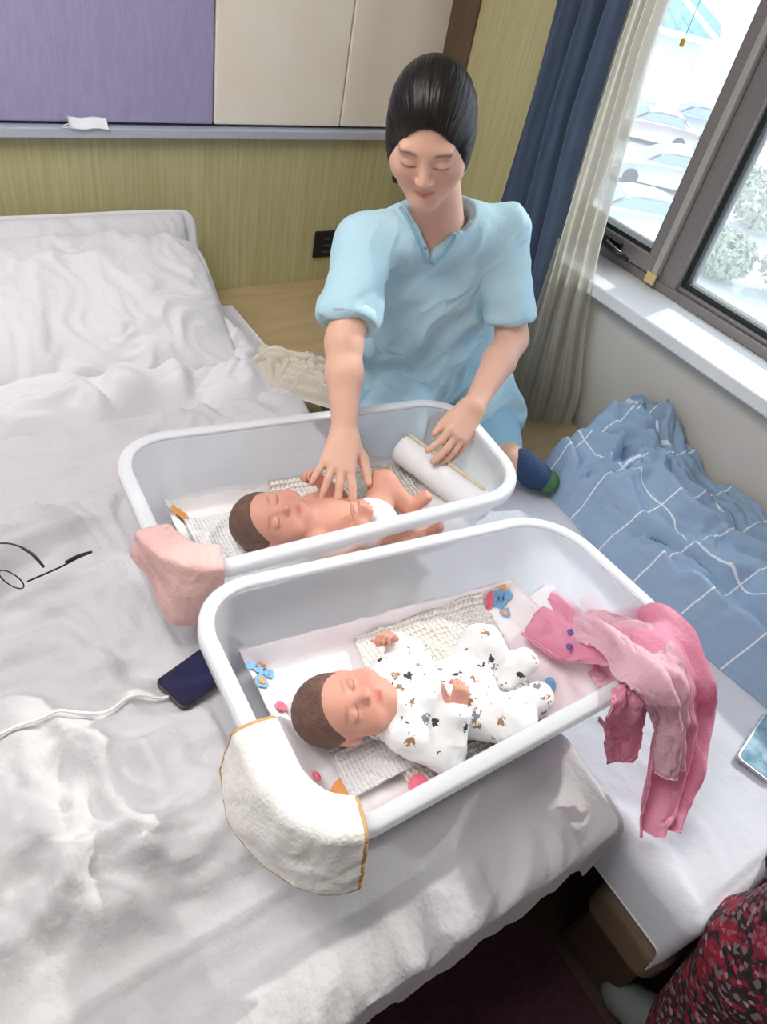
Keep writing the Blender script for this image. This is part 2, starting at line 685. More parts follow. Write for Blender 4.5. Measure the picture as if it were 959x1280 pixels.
# fixed pane (camera side)
frame_bar('glazing_bead', WY0 + 0.05, MU0 + 0.012, WZ0 + 0.028, WZ0 + 0.04, F0 + 0.012, F1 - 0.01, M_alu)
frame_bar('gasket', WY0 + 0.05, MU0 + 0.012, WZ0 + 0.04, WZ0 + 0.055, F0 + 0.02, F1 - 0.02, M_gasket, 0)
frame_bar('gasket', MU0 - 0.004, MU0 + 0.012, WZ0 + 0.055, WZ1 - 0.05, F0 + 0.02, F1 - 0.02, M_gasket, 0)
# opening sash
SZ0 = WZ0 + 0.036
S0, S1 = F0 - 0.016, F1 - 0.01
frame_bar('sash_rail', MU0 + 0.098, WY1 - 0.042, SZ0, SZ0 + 0.048, S0, S1)
frame_bar('sash_rail', MU0 + 0.098, WY1 - 0.042, WZ1 - 0.1, WZ1 - 0.052, S0, S1)
frame_bar('sash_stile', MU0 + 0.098, MU1 - 0.006, SZ0 + 0.048, WZ1 - 0.1, S0, S1)
frame_bar('sash_stile', WY1 - 0.075, WY1 - 0.042, SZ0 + 0.048, WZ1 - 0.1, S0, S1)
frame_bar('gasket', MU1 - 0.006, WY1 - 0.075, SZ0 + 0.048, SZ0 + 0.060, S0 + 0.012, S1 - 0.02, M_gasket, 0)
frame_bar('gasket', MU1 - 0.006, MU1 + 0.002, SZ0 + 0.060, WZ1 - 0.1, S0 + 0.012, S1 - 0.02, M_gasket, 0)
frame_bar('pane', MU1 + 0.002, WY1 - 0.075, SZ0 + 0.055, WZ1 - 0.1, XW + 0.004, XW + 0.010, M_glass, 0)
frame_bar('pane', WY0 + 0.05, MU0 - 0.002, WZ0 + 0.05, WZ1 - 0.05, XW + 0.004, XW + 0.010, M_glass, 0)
# black lever handle on the sash rail
M_black = pmat('black_plastic', '#15181c', 0.3)
hp = W(776, 291, x=S0 - 0.01)
bm = bmesh.new()
bm_box(bm, (S0 - 0.012, hp[1] - 0.02, SZ0 + 0.006), (S0, hp[1] + 0.055, SZ0 + 0.036), 0.004)
hd = bm_obj('handle', bm, M_black, win)
V, F = tube_geo([(S0 - 0.014, hp[1] + 0.03, SZ0 + 0.022), (S0 - 0.03, hp[1] + 0.02, SZ0 + 0.022), (S0 - 0.034, hp[1] - 0.01, SZ0 + 0.018), (S0 - 0.032, hp[1] - 0.075, SZ0 + 0.014)],
                [0.008, 0.011, 0.011, 0.007], 10)
mesh_obj('handle_lever', V, F, M_black, hd)
# adhesive tape patch at the bottom of the mullion
M_tape = pmat('masking_tape', '#d9c186', 0.7)
tp = box('tape_patch', (F0 - 0.026, MU0 + 0.07, WZ0 + 0.016), (F0 - 0.022, MU0 + 0.105, WZ0 + 0.047), M_tape, win)
# string with a small yellow charm hanging inside the pane
M_yel = pmat('yellow_plastic', '#f2b73a', 0.4)
M_string = pmat('brown_string', '#8a7a68', 0.8)
cp = W(854, 52, x=S0 - 0.012)
ch = thing('window_charm', (cp[0], cp[1], cp[2]), 'small yellow charm on a thin string hanging before the window pane', 'ornament')
tube('string', smooth_path([(cp[0], cp[1], cp[2]), (cp[0], cp[1] - 0.004, cp[2] + 0.2), (cp[0] + 0.004, cp[1], WZ1 - 0.08)], 14), 0.0009, M_string, ch, 6)
bm = bmesh.new()
bm_box(bm, (cp[0] - 0.004, cp[1] - 0.006, cp[2] - 0.012), (cp[0] + 0.004, cp[1] + 0.006, cp[2] + 0.006), 0.003)
bm_obj('charm', bm, M_yel, ch)

# unseen fill panel, added at the ceiling to brighten the room
cl = thing('ceiling_fill_light', (-0.4, 1.0, ZC), 'unseen white fill light panel added at the ceiling', 'fill light')
box('housing', (-1.05, 0.35, ZC - 0.05), (0.25, 1.65, ZC - 0.001), M_white, cl, bev=0.01)
box('diffuser', (-1.02, 0.38, ZC - 0.056), (0.22, 1.62, ZC - 0.0505), emit_mat('fill_diffuser', (1.0, 0.97, 0.93, 1), CEIL_FILL), cl)

# black wall outlet on the olive panel
oc = thing('wall_outlet', (1.385, YB, 0.55), 'black double wall socket on the olive headboard', 'outlet')
box('plate', (1.335, YB - 0.009, 0.498), (1.435, YB - 0.0002, 0.598), M_black, oc, bev=0.004)
M_grey = pmat('dark_grey_plastic', '#4d5156', 0.4)
for zz in (0.57, 0.545, 0.52):
    box('socket_slot', (1.372, YB - 0.0105, zz - 0.003), (1.398, YB - 0.0092, zz + 0.003), M_grey, oc)

# folded paper mask on the ledge
M_paper = pmat('white_paper', '#eeeef2', 0.8, bump=0.1)
mk = W(110, 160, y=YB - 0.02)
ms = thing('paper_mask', (mk[0], YB - 0.015, 0.945), 'folded white paper mask lying on the headboard ledge', 'mask')
us, vs = np.meshgrid(np.linspace(-0.052, 0.052, 12), np.linspace(0, 1, 8), indexing='ij')
P = np.stack([mk[0] + us, YB - 0.042 + vs * 0.026, 0.9465 + 0.022 * vs ** 1.5 + 0.002 * np.sin(us * 90)], 2)
grid_obj('folded_sheet', P, M_paper, ms, thick=0.0015)
tube('ear_loop', smooth_path([(mk[0] - 0.05, YB - 0.04, 0.95), (mk[0] - 0.066, YB - 0.036, 0.9475), (mk[0] - 0.07, YB - 0.03, 0.9475), (mk[0] - 0.052, YB - 0.028, 0.955)], 14), 0.0012, M_paper, ms, 6)

# ------------------------------------------------------------------ outside: yard with parked cars, blue roofed house
GZ = -6.35
M_ground = pmat('pale_yard', '#c9c8c6', 0.9, '#b3b5b8', 0.5, bump=0.2, bscale=3)
structure(mesh_obj('floor_yard', [(3, -60, GZ), (260, -60, GZ), (260, 240, GZ), (3, 240, GZ)], [(0, 1, 2, 3)], M_ground), 'pale paved yard outside the window', 'ground')
M_tyre = pmat('tyre', '#33363a', 0.8)
M_cwin = pmat('car_glass', '#90a4b0', 0.1, metallic=0.2)
M_lamp = pmat('car_lamp', '#f0e4d8', 0.2)


def car(px_, py_, rz, col, label):
    p = W(px_, py_, z=GZ)
    c = thing('parked_car', (p[0], p[1], GZ), label, 'car', None)
    pm = pmat('car_paint', col, 0.25, coat=0.6)
    # side profile lofted across the width: lower body and cabin
    M = Matrix.Translation((p[0], p[1], GZ)) @ Matrix.Rotation(rz, 4, 'Z')

    def loft(nm, prof, wid, m, par, nseg=9):
        V = []; F = []
        n = len(prof)
        ys = np.linspace(-1, 1, nseg)
        for y in ys:
            sx = 1 - 0.04 * abs(y) ** 3
            for (x, z) in prof:
                w_ = wid(z)
                V.append(M @ Vector((x * sx, y * w_, z - 0.03 * abs(y) ** 4)))
        for i in range(nseg - 1):
            for j in range(n):
                k = (j + 1) % n
                F.append((i * n + j, i * n + k, (i + 1) * n + k, (i + 1) * n + j))
        F.append(tuple(range(n))); F.append(tuple((nseg - 1) * n + j for j in range(n - 1, -1, -1)))
        return mesh_obj(nm, V, F, m, par, smooth=True)
    loft('body', [(-2.2, .35), (-2.25, .6), (-2.2, .88), (-1.9, .98), (-.2, .98), (.9, .95), (1.7, .85), (2.15, .72), (2.22, .5), (2.15, .3), (1.6, .25), (-1.7, .25)], lambda z: .88, pm, c)
    loft('cabin', [(-1.75, .95), (-1.3, 1.38), (-.9, 1.46), (-.1, 1.47), (.3, 1.38), (1.05, .95)], lambda z: .80 - .18 * (z - .95) / .5, pm, c)
    ws = M @ Vector((0.70, 0, 1.19))
    for x0, x1, z0, z1, nm in ((.34, .98, 1.36, 1.0, 'windscreen'), (-1.68, -1.3, 1.02, 1.36, 'rear_window')):
        V = [M @ Vector((x0 + (.03 if nm == 'windscreen' else -.03), s * (.80 - .18 * (z0 - .95) / .5 - .06), z0 + .03)) for s in (-1, 1)]
        V += [M @ Vector((x1 + (.03 if nm == 'windscreen' else -.03), s * (.80 - .18 * (z1 - .95) / .5 - .06), z1 + .03)) for s in (1, -1)]
        mesh_obj(nm, V, [(0, 1, 2, 3)], M_cwin, c, False)
    for s in (-1, 1):
        V = [M @ Vector((x, s * (.80 - .18 * (z - .95) / .5 + .012), z)) for x, z in ((-1.45, 1.03), (.8, 1.03), (.25, 1.35), (-1.1, 1.38))]
        mesh_obj('side_window', V, [(0, 1, 2, 3)], M_cwin, c, False)
        V = [M @ Vector((2.15 + .02, s * .55 - .16, .7)), M @ Vector((2.17, s * .55 + .16, .7)), M @ Vector((1.95, s * .55 + .16, .83)), M @ Vector((1.95, s * .55 - .16, .83))]
        mesh_obj('headlamp', V, [(0, 1, 2, 3)], M_lamp, c, False)
        for x in (-1.35, 1.4):
            bm = bmesh.new()
            bmesh.ops.create_cone(bm, cap_ends=True, segments=20, radius1=.32, radius2=.32, depth=.2,
                                  matrix=M @ Matrix.Translation((x, s * .82, .32)) @ Matrix.Rotation(math.pi / 2, 4, 'X'))
            bm_obj('wheel', bm, M_tyre, c)
    return c


car(820, 232, 2.5, '#dfe5ea', 'white parked car with its bonnet towards the window')
car(884, 222, 2.3, '#c9cdd2', 'silver parked car half behind the window mullion')
car(806, 176, 2.45, '#d9c9c6', 'pale pinkish parked car behind the white car')
car(862, 168, 2.3, '#b9bfc6', 'grey parked car in front of the blue roofed house')
car(772, 290, 2.6, '#e4ebf0', 'white parked car half hidden behind the sheer curtain')

# house with a blue tiled roof and white ridges
hpz = W(800, 118, z=GZ)
hs = thing('blue_roofed_house', (hpz[0], hpz[1], GZ), 'white house with a blue tiled hipped roof beyond the parked cars', 'house')
M_hw = pmat('house_wall', '#dfe3e6', 0.9)
M_roof = pmat('blue_roof_tile', '#5f9cc4', 0.4, '#7fb3d2', 3.0)
M_ridge = pmat('white_ridge', '#eef0f0', 0.7)
hx, hy = hpz[0] + 2, hpz[1] + 5
Mh = Matrix.Translation((hx, hy, GZ)) @ Matrix.Rotation(0.65, 4, 'Z')
bm = bmesh.new(); bm_box(bm, (-6, -5, 0), (6, 5, 3.6), mtx=Mh); bm_obj('wall', bm, M_hw, hs)
corn = [Mh @ Vector(v) for v in ((-7, -6, 3.5), (7, -6, 3.5), (7, 6, 3.5), (-7, 6, 3.5))]
top = [Mh @ Vector(v) for v in ((-3.6, 0, 6.6), (3.6, 0, 6.6))]
mesh_obj('roof', corn + top, [(0, 1, 5, 4), (1, 2, 5), (2, 3, 4, 5), (3, 0, 4), (3, 2, 1, 0)], M_roof, hs, False)
for a, b in ((corn[0], top[0]), (corn[1], top[1]), (corn[2], top[1]), (corn[3], top[0]), (top[0], top[1]), (corn[0], corn[1]), (corn[0], corn[3]), (corn[1], corn[2])):
    tube('ridge', [a, b], 0.16, M_ridge, hs, 8)
for k in range(14):                      # tile rows seen as ribs on the near slopes
    t = (k + .5) / 14
    a = corn[0].lerp(corn[1], t)
    b = top[0].lerp(top[1], np.clip((t * 14 - 3.4) / 7.2, 0, 1))
    if 0.24 < t < .76:
        tube('tile_rib', [a, b], 0.09, M_roof, hs, 6)
    a = corn[3].lerp(corn[0], t); b = top[0]
    tube('tile_rib', [a, a.lerp(b, 1 - abs(2 * t - 1) + .02)], 0.09, M_roof, hs, 6)
M_win2 = pmat('house_window', '#7f97a8', 0.2)
for k in range(4):
    bm = bmesh.new(); bm_box(bm, (-4.8 + k * 2.7, -5.06, 1.1), (-3.3 + k * 2.7, -5.0, 2.7), mtx=Mh); bm_obj('window', bm, M_win2, hs)

# leafy shrubs below the fixed pane
M_leaf = pmat('pale_leaves', '#a9ad98', 0.8, '#8f9a86', 2.5)
for i, (u, v, r, lab) in enumerate(((938, 285, 1.5, 'tall round pale shrub at the edge of the yard'), (892, 345, 1.0, 'low small shrub close below the window mullion'),
                                    (985, 375, 1.3, 'wide low shrub nearest to the window'))):
    p = W(u, v, z=GZ)
    sh = thing('shrub', (p[0], p[1], GZ), lab, 'shrub', None)
    tube('stem', [(p[0], p[1], GZ), (p[0] + .05, p[1], GZ + r * .7)], 0.06, M_brown, sh, 8)
    rr = np.random.default_rng(20 + i)
    V = []; F = []
    for k in range(900):
        d = rr.normal(size=3); d /= np.linalg.norm(d)
        q = np.array([p[0], p[1], GZ + r * .75]) + d * r * np.array([1, 1, .7]) * (rr.uniform(.55, 1) ** .6)
        a = rr.normal(size=3); a /= np.linalg.norm(a); b = np.cross(a, d); b /= np.linalg.norm(b) + 1e-9
        s = rr.uniform(.09, .2)
        n0 = len(V)
        V += [q - a * s, q + b * s * .5, q + a * s, q - b * s * .5]
        F.append((n0, n0 + 1, n0 + 2, n0 + 3))
    fo = mesh_obj('foliage', V, F, M_leaf, sh, False)
    fo['kind'] = 'stuff'

# ================================================================== BED
M_sheet = pmat('white_sheet', '#cbc8ca', 0.85, '#c4c1c4', 2.0, bump=0.25, bscale=90, sheen=0.2)
M_pillow = pmat('white_pillowcase', '#dcdadd', 0.85, bump=0.2, bscale=70, sheen=0.2)
M_base = pmat('dark_bed_base', '#4a382c', 0.5, '#402f25', 10, (1, 1, 4))
BZ = 0.55
BX0, BX1 = -1.0, 0.82
bed = thing('bed', (-0.09, 1.2, 0), 'large bed with rumpled white sheets under the two plastic tubs', 'bed')
box('base', (BX0 + 0.05, 0.30, 0.0), (BX1 - 0.06, YB - 0.02, 0.30), M_base, bed, bev=0.01)
box('mattress', (BX0 + 0.02, 0.17, 0.30), (BX1 - 0.04, YB - 0.02, 0.518), M_white, bed, bev=0.04, seg=4)

ns, ntt = 230, 300
S = np.linspace(BX0 - 0.02, BX1 + 0.12, ns)
T = np.linspace(YB - 0.03, -0.06, ntt)
Sg, Tg = np.meshgrid(S, T, indexing='ij')
YFOOT = 0.285
ds = np.maximum(Sg - (BX1 - 0.03), 0) * (0.3 + 0.7 * sstep(.15, .45, Tg))
dt = np.maximum(YFOOT - Tg, 0)
X = np.minimum(Sg, BX1 - 0.03).astype(float); Y = np.maximum(Tg, YFOOT).astype(float); Z = np.full_like(Sg, BZ)
# right side: quick roll-over
ar = np.minimum(ds, 0.05)
X += 0.035 * np.sin(ar / 0.05 * math.pi / 2)
Z -= 0.035 * (1 - np.cos(ar / 0.05 * math.pi / 2)) + np.maximum(ds - .05, 0)
# foot: slow slope then hem
u = np.clip(dt / 0.19, 0, 1)
Y -= 0.165 * np.sin(u * 1.45)
Z -= (0.065 * u ** 1.8) + np.maximum(dt - .19, 0) * 0.95
flat = p3(Sg * 1.0, Tg.ravel().reshape(Sg.shape))
wob = fbm(flat * 2.2, 3).reshape(Sg.shape)
rd = ridge(flat * np.array([4.0, 6.5, 1]) + 3 * np.stack([fbm(flat * 2, 2), fbm(flat * 2 + 9, 2), 0 * flat[:, 0]], 1), 3).reshape(Sg.shape)
rd2 = ridge(flat * np.array([9, 9, 1]) + 2.5 * np.stack([fbm(flat * 4 + 3, 2), fbm(flat * 4 + 5, 2), 0 * flat[:, 0]], 1), 2).reshape(Sg.shape)
top_ = (dt <= 0) & (ds <= 0)
leftz = sstep(0.30, 0.12, Sg) * sstep(0.30, 0.42, Tg)
tubz = sstep(0.22, 0.32, Sg) * sstep(1.22, 1.12, Tg)         # flat where the tubs stand
crump = leftz * (0.35 + 0.65 * sstep(-.2, .3, wob)) * sstep(1.25, 1.05, Tg)
amp = 0.011 + 0.050 * crump + 0.010 * sstep(1.15, 1.32, Tg) * sstep(1.5, 1.36, Tg)
amp = amp * (1 - .85 * sstep(1.36, 1.5, Tg)) * (1 - .9 * np.exp(-((Sg - .27) / .10) ** 4 - ((Tg - .68) / .075) ** 4))
Z += np.where(tubz > 0.5, 0.0, (rd * amp + rd2 * amp * 0.35 + 0.010 * wob * (1 - tubz) * sstep(1.5, 1.36, Tg))) * np.where(dt > 0, 0.4, 1)
Z = np.where(tubz > .02, Z - 0.004 * tubz, Z)
# pleats running down the foot drape
pl = fbm(p3(Sg * 16 + 0.8 * dt, dt * 3, 0 * Sg), 3).reshape(Sg.shape)
pl2 = ridge(p3(Sg * 9 + 4 * dt, dt * 4 + 5, 0 * Sg), 2).reshape(Sg.shape)
k = sstep(0.0, 0.15, dt)
Z += k * (0.026 * pl + 0.024 * pl2)
Y += k * (0.010 * pl) * sstep(.1, .3, dt)
# hem edge wavers
hemn = noise(p3(Sg * 5.0, 0 * Sg, 4.0)).reshape(Sg.shape)
Y += k * 0.022 * hemn * (dt > 0)
# ridge line where the bedding breaks over the foot end
Z += 0.010 * np.exp(-((Tg - YFOOT) / 0.022) ** 2) * (1 + 0.5 * wob)
sheet = grid_obj('sheet', np.stack([X, Y, Z], 2), M_sheet, bed, thick=-0.004)
SHP = np.stack([X, Y, Z], 2).reshape(-1, 3)


def sheet_z(x, y, r=.012):
    d = np.hypot(SHP[:, 0] - x, SHP[:, 1] - y)
    return SHP[d < r, 2].max() + .004 if (d < r).any() else BZ


def pillow(name, label, c, half, thick, rot, seed, mat=M_pillow, flange=0.010, nn=100, crease=1.0):
    u = np.linspace(-1, 1, nn)
    U, Vv = np.meshgrid(u, u, indexing='ij')
    fl = flange / min(half)
    cu = np.clip(1 - np.abs(U) / (1 - fl), 0, 1); cv = np.clip(1 - np.abs(Vv) / (1 - fl), 0, 1)
    h = (1 - (1 - cu) ** 2.6) ** 0.55 * (1 - (1 - cv) ** 2.6) ** 0.55
    # pinched sides
    px_ = U * half[0] * (1 - 0.05 * (1 - Vv ** 2) * np.abs(U) ** 2)
    py_ = Vv * half[1] * (1 - 0.06 * (1 - U ** 2) * np.abs(Vv) ** 2)
    rc_ = 1 - 0.10 * (np.abs(U) * np.abs(Vv)) ** 4
    px_ = px_ * rc_; py_ = py_ * rc_
    fl_ = p3(px_ + seed * 3.1, py_)
    wob = fbm(fl_ * 5, 2).reshape(U.shape)
    # creases radiating from the corners and sides
    wr = ridge(fl_ * np.array([6, 4.5, 1]) + 1.1 * np.stack([fbm(fl_ * 4, 2), fbm(fl_ * 4 + 7, 2), 0 * fl_[:, 0]], 1), 3).reshape(U.shape)
    edge = sstep(.0, .6, np.maximum(np.abs(U), np.abs(Vv)))
    up_ = thick * h * (1 + 0.25 * wob) + crease * 0.014 * (wr - .4) * (0.4 + 0.6 * edge) * sstep(0, .12, h) + 0.002
    dn = -thick * 0.75 * h * (1 + 0.2 * wob) - 0.002
    rt = Matrix.Rotation(rot[2], 3, 'Z') @ Matrix.Rotation(rot[1], 3, 'Y') @ Matrix.Rotation(rot[0], 3, 'X')
    R = np.array(rt)
    def xf(z):
        return (np.stack([px_, py_, z], 2) @ R.T) + np.array(c)
    A = xf(up_); B = xf(dn)
    nv = nn * nn
    ii, jj = np.meshgrid(np.arange(nn - 1), np.arange(nn - 1), indexing='ij')
    ii = ii.ravel(); jj = jj.ravel()
    F = np.stack([ii * nn + jj, (ii + 1) * nn + jj, (ii + 1) * nn + jj + 1, ii * nn + jj + 1], 1)
    F2 = F[:, ::-1] + nv
    sd = []
    for i in range(nn - 1):
        sd += [(i * nn, (i + 1) * nn, nv + (i + 1) * nn, nv + i * nn)[::-1], (i * nn + nn - 1, (i + 1) * nn + nn - 1, nv + (i + 1) * nn + nn - 1, nv + i * nn + nn - 1),
               (i, i + 1, nv + i + 1, nv + i), (((nn - 1) * nn + i), ((nn - 1) * nn + i + 1), nv + (nn - 1) * nn + i + 1, nv + (nn - 1) * nn + i)[::-1]]
    o = mesh_obj(name, np.concatenate([A.reshape(-1, 3), B.reshape(-1, 3)]), np.concatenate([F, F2, np.array(sd)]), mat)
    return tag(o, label, 'pillow')


pillow('pillow', 'white pillow propped upright against the olive headboard', (0.40, 2.10, 0.635), (0.455, 0.125), 0.060, (math.radians(66), 0, 0.0), 1, crease=.8)
pillow('pillow', 'plump creased white pillow slumped in front of the upright one', (0.345, 1.745, 0.665), (0.42, 0.265), 0.080, (math.radians(17), 0, -0.10), 2, crease=1.6)

# rumpled duvet between pillows and tubs
nx, ny = 220, 90
U, Vv = np.meshgrid(np.linspace(0, 1, nx), np.linspace(0, 1, ny), indexing='ij')
DX = -0.95 + U * 1.80
wv = fbm(p3(DX * 3, 0 * DX, 7), 2).reshape(DX.shape)
y0 = 1.40 + 0.05 * wv - 0.02 * U; y1 = 1.62 + .04 * wv + .25 * sstep(.88, .95, U)
DY = y0 + (y1 - y0) * Vv
fl = p3(DX, DY)
wrp = np.stack([fbm(fl * 3, 2), fbm(fl * 3 + 5, 2), 0 * fl[:, 0]], 1)
r1 = ridge(fl * np.array([4.5, 6, 1]) + 1.2 * wrp, 3).reshape(DX.shape)
prof = np.sin(np.clip(Vv * 4.0, 0, 1) * math.pi / 2) * sstep(1.0, .6, Vv) * sstep(0, .04, U) * sstep(1, .93, U)
DZ = BZ + 0.008 + prof * (0.020 + 0.048 * r1 + 0.02 * fbm(fl * 6, 2).reshape(DX.shape))
DZ = np.maximum(DZ, BZ + 0.004)
duvet = grid_obj('duvet', np.stack([DX, DY, DZ], 2), M_pillow, None, thick=-0.004)
tag(duvet, 'rumpled white duvet pushed up below the pillows', 'duvet')

# cream crumpled towel at the edge of the bed
M_cream = pmat('cream_cotton', '#d8cfc0', 0.9, '#cfc5b4', 6.0, bump=0.3, bscale=120)
tc_ = W(365, 470, z=0.58)
nu = 90
U, Vv = np.meshgrid(np.linspace(-1, 1, nu), np.linspace(-1, 1, nu), indexing='ij')
rr = np.clip(1 - np.maximum(np.abs(U), np.abs(Vv)) ** 3, 0, 1) ** 0.6
fl = p3(U * .10, Vv * .085, 3)
wrp = np.stack([fbm(fl * 9, 2), fbm(fl * 9 + 5, 2), 0 * fl[:, 0]], 1)
r1 = ridge(fl * np.array([9, 15, 1]) + 2.0 * wrp, 3).reshape(U.shape)
ang = -0.75
lx = U * .125 * (1 + .15 * wrp[:, 0].reshape(U.shape)); ly = Vv * .07 * (1 + .25 * wrp[:, 1].reshape(U.shape))
P = np.stack([tc_[0] + math.cos(ang) * lx - math.sin(ang) * ly, tc_[1] + math.sin(ang) * lx + math.cos(ang) * ly, BZ + 0.006 + rr * (0.035 + .04 * r1)], 2)
tw = grid_obj('crumpled_towel', P, M_cream, None, thick=-0.003)
tag(tw, 'crumpled cream towel on the bed edge beside the blue-clad person', 'towel')

# ================================================================== COT / BENCH by the window
M_tan = pmat('tan_wood', '#c2ab83', 0.5, '#b79f77', 6, (1, 5, 1), bump=0.05)
M_cot = pmat('white_cot_sheet', '#d6d9e2', 0.8, bump=0.15, bscale=60, sheen=0.2)
bench = thing('wooden_bench', (1.3, 1.6, 0), 'tan wooden bedside bench along the headboard wall under the curtains', 'bench')
box('top', (0.838, 0.985, 0.385), (XR - 0.024, YB - 0.001, 0.41), M_tan, bench, bev=0.004)
box('body', (0.88, 1.02, 0.0), (XR - 0.03, YB - 0.01, 0.385), M_base, bench)

cot = thing('folding_cot', (1.29, 0.45, 0), 'narrow white-sheeted cot along the window wall', 'cot')
CZ = 0.45
nx, ny = 110, 190
S = np.linspace(-0.14, XR - .865 + .005, nx); T = np.linspace(0.975, -0.22, ny)
Sg, Tg = np.meshgrid(S, T, indexing='ij')
cx0 = 0.865
d1 = np.maximum(-Sg, 0); d2 = np.maximum(-0.035 - Tg, 0)
X = cx0 + np.maximum(Sg, 0); Y = np.maximum(Tg, -0.035); Z = np.full_like(Sg, CZ)
e = np.hypot(d1, d2); rr_ = 0.025
arc = np.clip(e / 0.04, 0, 1)
X -= np.where(e > 0, d1 / (e + 1e-9), 0) * rr_ * np.sin(arc * math.pi / 2)
Y -= np.where(e > 0, d2 / (e + 1e-9), 0) * rr_ * np.sin(arc * math.pi / 2)
Z -= rr_ * (1 - np.cos(arc * math.pi / 2)) + np.maximum(e - .04, 0)
fl = p3(Sg, Tg)
wrp = np.stack([fbm(fl * 3, 2), fbm(fl * 3 + 5, 2), 0 * fl[:, 0]], 1)
Z += np.where(e > 0, 0.2, 1) * (0.006 * ridge(fl * np.array([7, 3, 1]) + 1.5 * wrp, 2).reshape(Sg.shape) + .006 * fbm(fl * 4, 2).reshape(Sg.shape))
Z += 0.03 * np.exp(-((Sg - .12) / .10) ** 2) * sstep(.5, .1, Tg) * .35
X = np.minimum(X, XR - .003)
grid_obj('sheet', np.stack([X, Y, Z], 2), M_cot, cot, thick=0.003)
box('mattress', (cx0 + .01, -0.03, 0.33), (XR - 0.01, 0.965, 0.437), M_white, cot, bev=0.03, seg=3)
M_steel = pmat('dark_steel', '#3a3d42', 0.4, metallic=0.8)
for yy in (0.02, 0.9):
    for xx in (cx0 + .25, XR - .06):
        box('leg', (xx, yy - .015, 0), (xx + .03, yy + .015, 0.33), M_steel, cot)
# tan padded ottoman tucked under the cot corner
M_tanp = pmat('tan_leatherette', '#75634f', 0.5, '#6c5b48', 9, bump=0.1, bscale=120)
ot = thing('ottoman', (1.02, 0.06, 0), 'low tan padded ottoman tucked under the cot corner', 'ottoman')
box('cushion', (0.845, -0.075, 0.17), (1.10, 0.095, 0.300), M_tanp, ot, bev=0.035, seg=5)
box('base', (0.865, -0.06, 0.0), (1.085, 0.08, 0.172), M_base, ot, bev=0.01)
rug = box('carpet_runner', (0.28, -0.9, 0.0005), (0.835, 0.28, 0.012), M_carpet, None, bev=0.003)
tag(rug, 'dark maroon carpet runner between the bed foot and the cot', 'carpet')


# ================================================================== CURTAINS
def curtain(name, label, rows, nf, amp, mat, seed, nu=120, nz=70):
    """rows: (z, (x,y) start, (x,y) end), top to bottom; nf pleats"""
    zs = np.array([r[0] for r in rows]); A = np.array([r[1] for r in rows], float); B = np.array([r[2] for r in rows], float)
    zz = np.linspace(zs[0], zs[-1], nz)
    def ip(C):
        return np.stack([np.interp(-zz, -zs, C[:, k]) for k in (0, 1)], 1)
    a, b = ip(A), ip(B)
    u = np.linspace(0, 1, nu)
    Pxy = a[None] + (b - a)[None] * u[:, None, None]
    d = (b - a) / (np.linalg.norm(b - a, axis=1)[:, None])
    nrm = np.stack([-d[:, 1], d[:, 0]], 1)
    Ug, Zg = np.meshgrid(u, zz, indexing='ij')
    w = np.sin(Ug * nf * 2 * math.pi + 1.2 * noise(p3(Ug * 3, Zg * 1.2, seed)).reshape(Ug.shape) * 2)
    w = w + 0.35 * np.sin(Ug * nf * 4.3 * math.pi + Zg * 1.5 + seed)
    off = amp * w * (0.7 + 0.3 * sstep(zs[0], zs[-1], Zg))
    Pxy = Pxy + nrm[None] * off[..., None]
    P = np.concatenate([Pxy, Zg[..., None]], 2)
    P[..., 0] = np.minimum(P[..., 0], XR - 0.025)
    return tag(grid_obj(name, P, mat, None), label, 'curtain')


M_navy = pmat('navy_curtain_fabric', '#4c5b74', 0.8, '#445268', 20, (6, 6, 0.5), bump=0.2, bscale=300, transl=0.12, sheen=0.2)
M_sheer = plastic_clear('sheer_voile', '#ddd8cb', 0.22, 0.9, 0.55)
curtain('blackout_curtain', 'navy blue blackout curtain hanging beside the window', [(2.6, (1.66, 1.73), (1.67, 1.475)), (1.2, (1.66, 1.70), (1.67, 1.46)), (0.8, (1.64, 1.68), (1.66, 1.40)), (0.415, (1.56, 1.62), (1.60, 1.27))], 3.2, 0.026, M_navy, 1.0)
curtain('sheer_curtain', 'pale sheer curtain gathered at the window edge', [(2.6, (1.70, 1.50), (1.71, 1.40)), (1.4, (1.69, 1.47), (1.70, 1.37)), (0.95, (1.68, 1.44), (1.70, 1.30)), (0.72, (1.62, 1.38), (1.70, 1.24)), (0.52, (1.55, 1.32), (1.70, 1.16)), (0.413, (1.53, 1.29), (1.70, 1.15))], 3.5, 0.020, M_sheer, 2.0)

# ================================================================== QUILT on the cot
m, n, out = new_mat('denim_quilt')
b = N(n, 'ShaderNodeBsdfPrincipled'); b.inputs['Roughness'].default_value = 0.85
at_ = N(n, 'ShaderNodeAttribute', attribute_name='cloth_uv')
sp = N(n, 'ShaderNodeSeparateXYZ'); n.links.new(at_.outputs['Vector'], sp.inputs[0])
acc = None
for ch_ in ('X', 'Y'):
    fr = N(n, 'ShaderNodeMath', operation='FRACT'); n.links.new(sp.outputs[ch_], fr.inputs[0])
    lt = N(n, 'ShaderNodeMath', operation='LESS_THAN'); n.links.new(fr.outputs[0], lt.inputs[0]); lt.inputs[1].default_value = 0.028 if ch_ == 'X' else 0.02
    if acc is None:
        acc = lt
    else:
        mxm = N(n, 'ShaderNodeMath', operation='MAXIMUM'); n.links.new(acc.outputs[0], mxm.inputs[0]); n.links.new(lt.outputs[0], mxm.inputs[1]); acc = mxm
nz = N(n, 'ShaderNodeTexNoise', i_Scale=14.0, i_Detail=5.0)
rp = N(n, 'ShaderNodeValToRGB'); rp.color_ramp.elements[0].color = rgb('#8ba6c2'); rp.color_ramp.elements[1].color = rgb('#9db6cf')
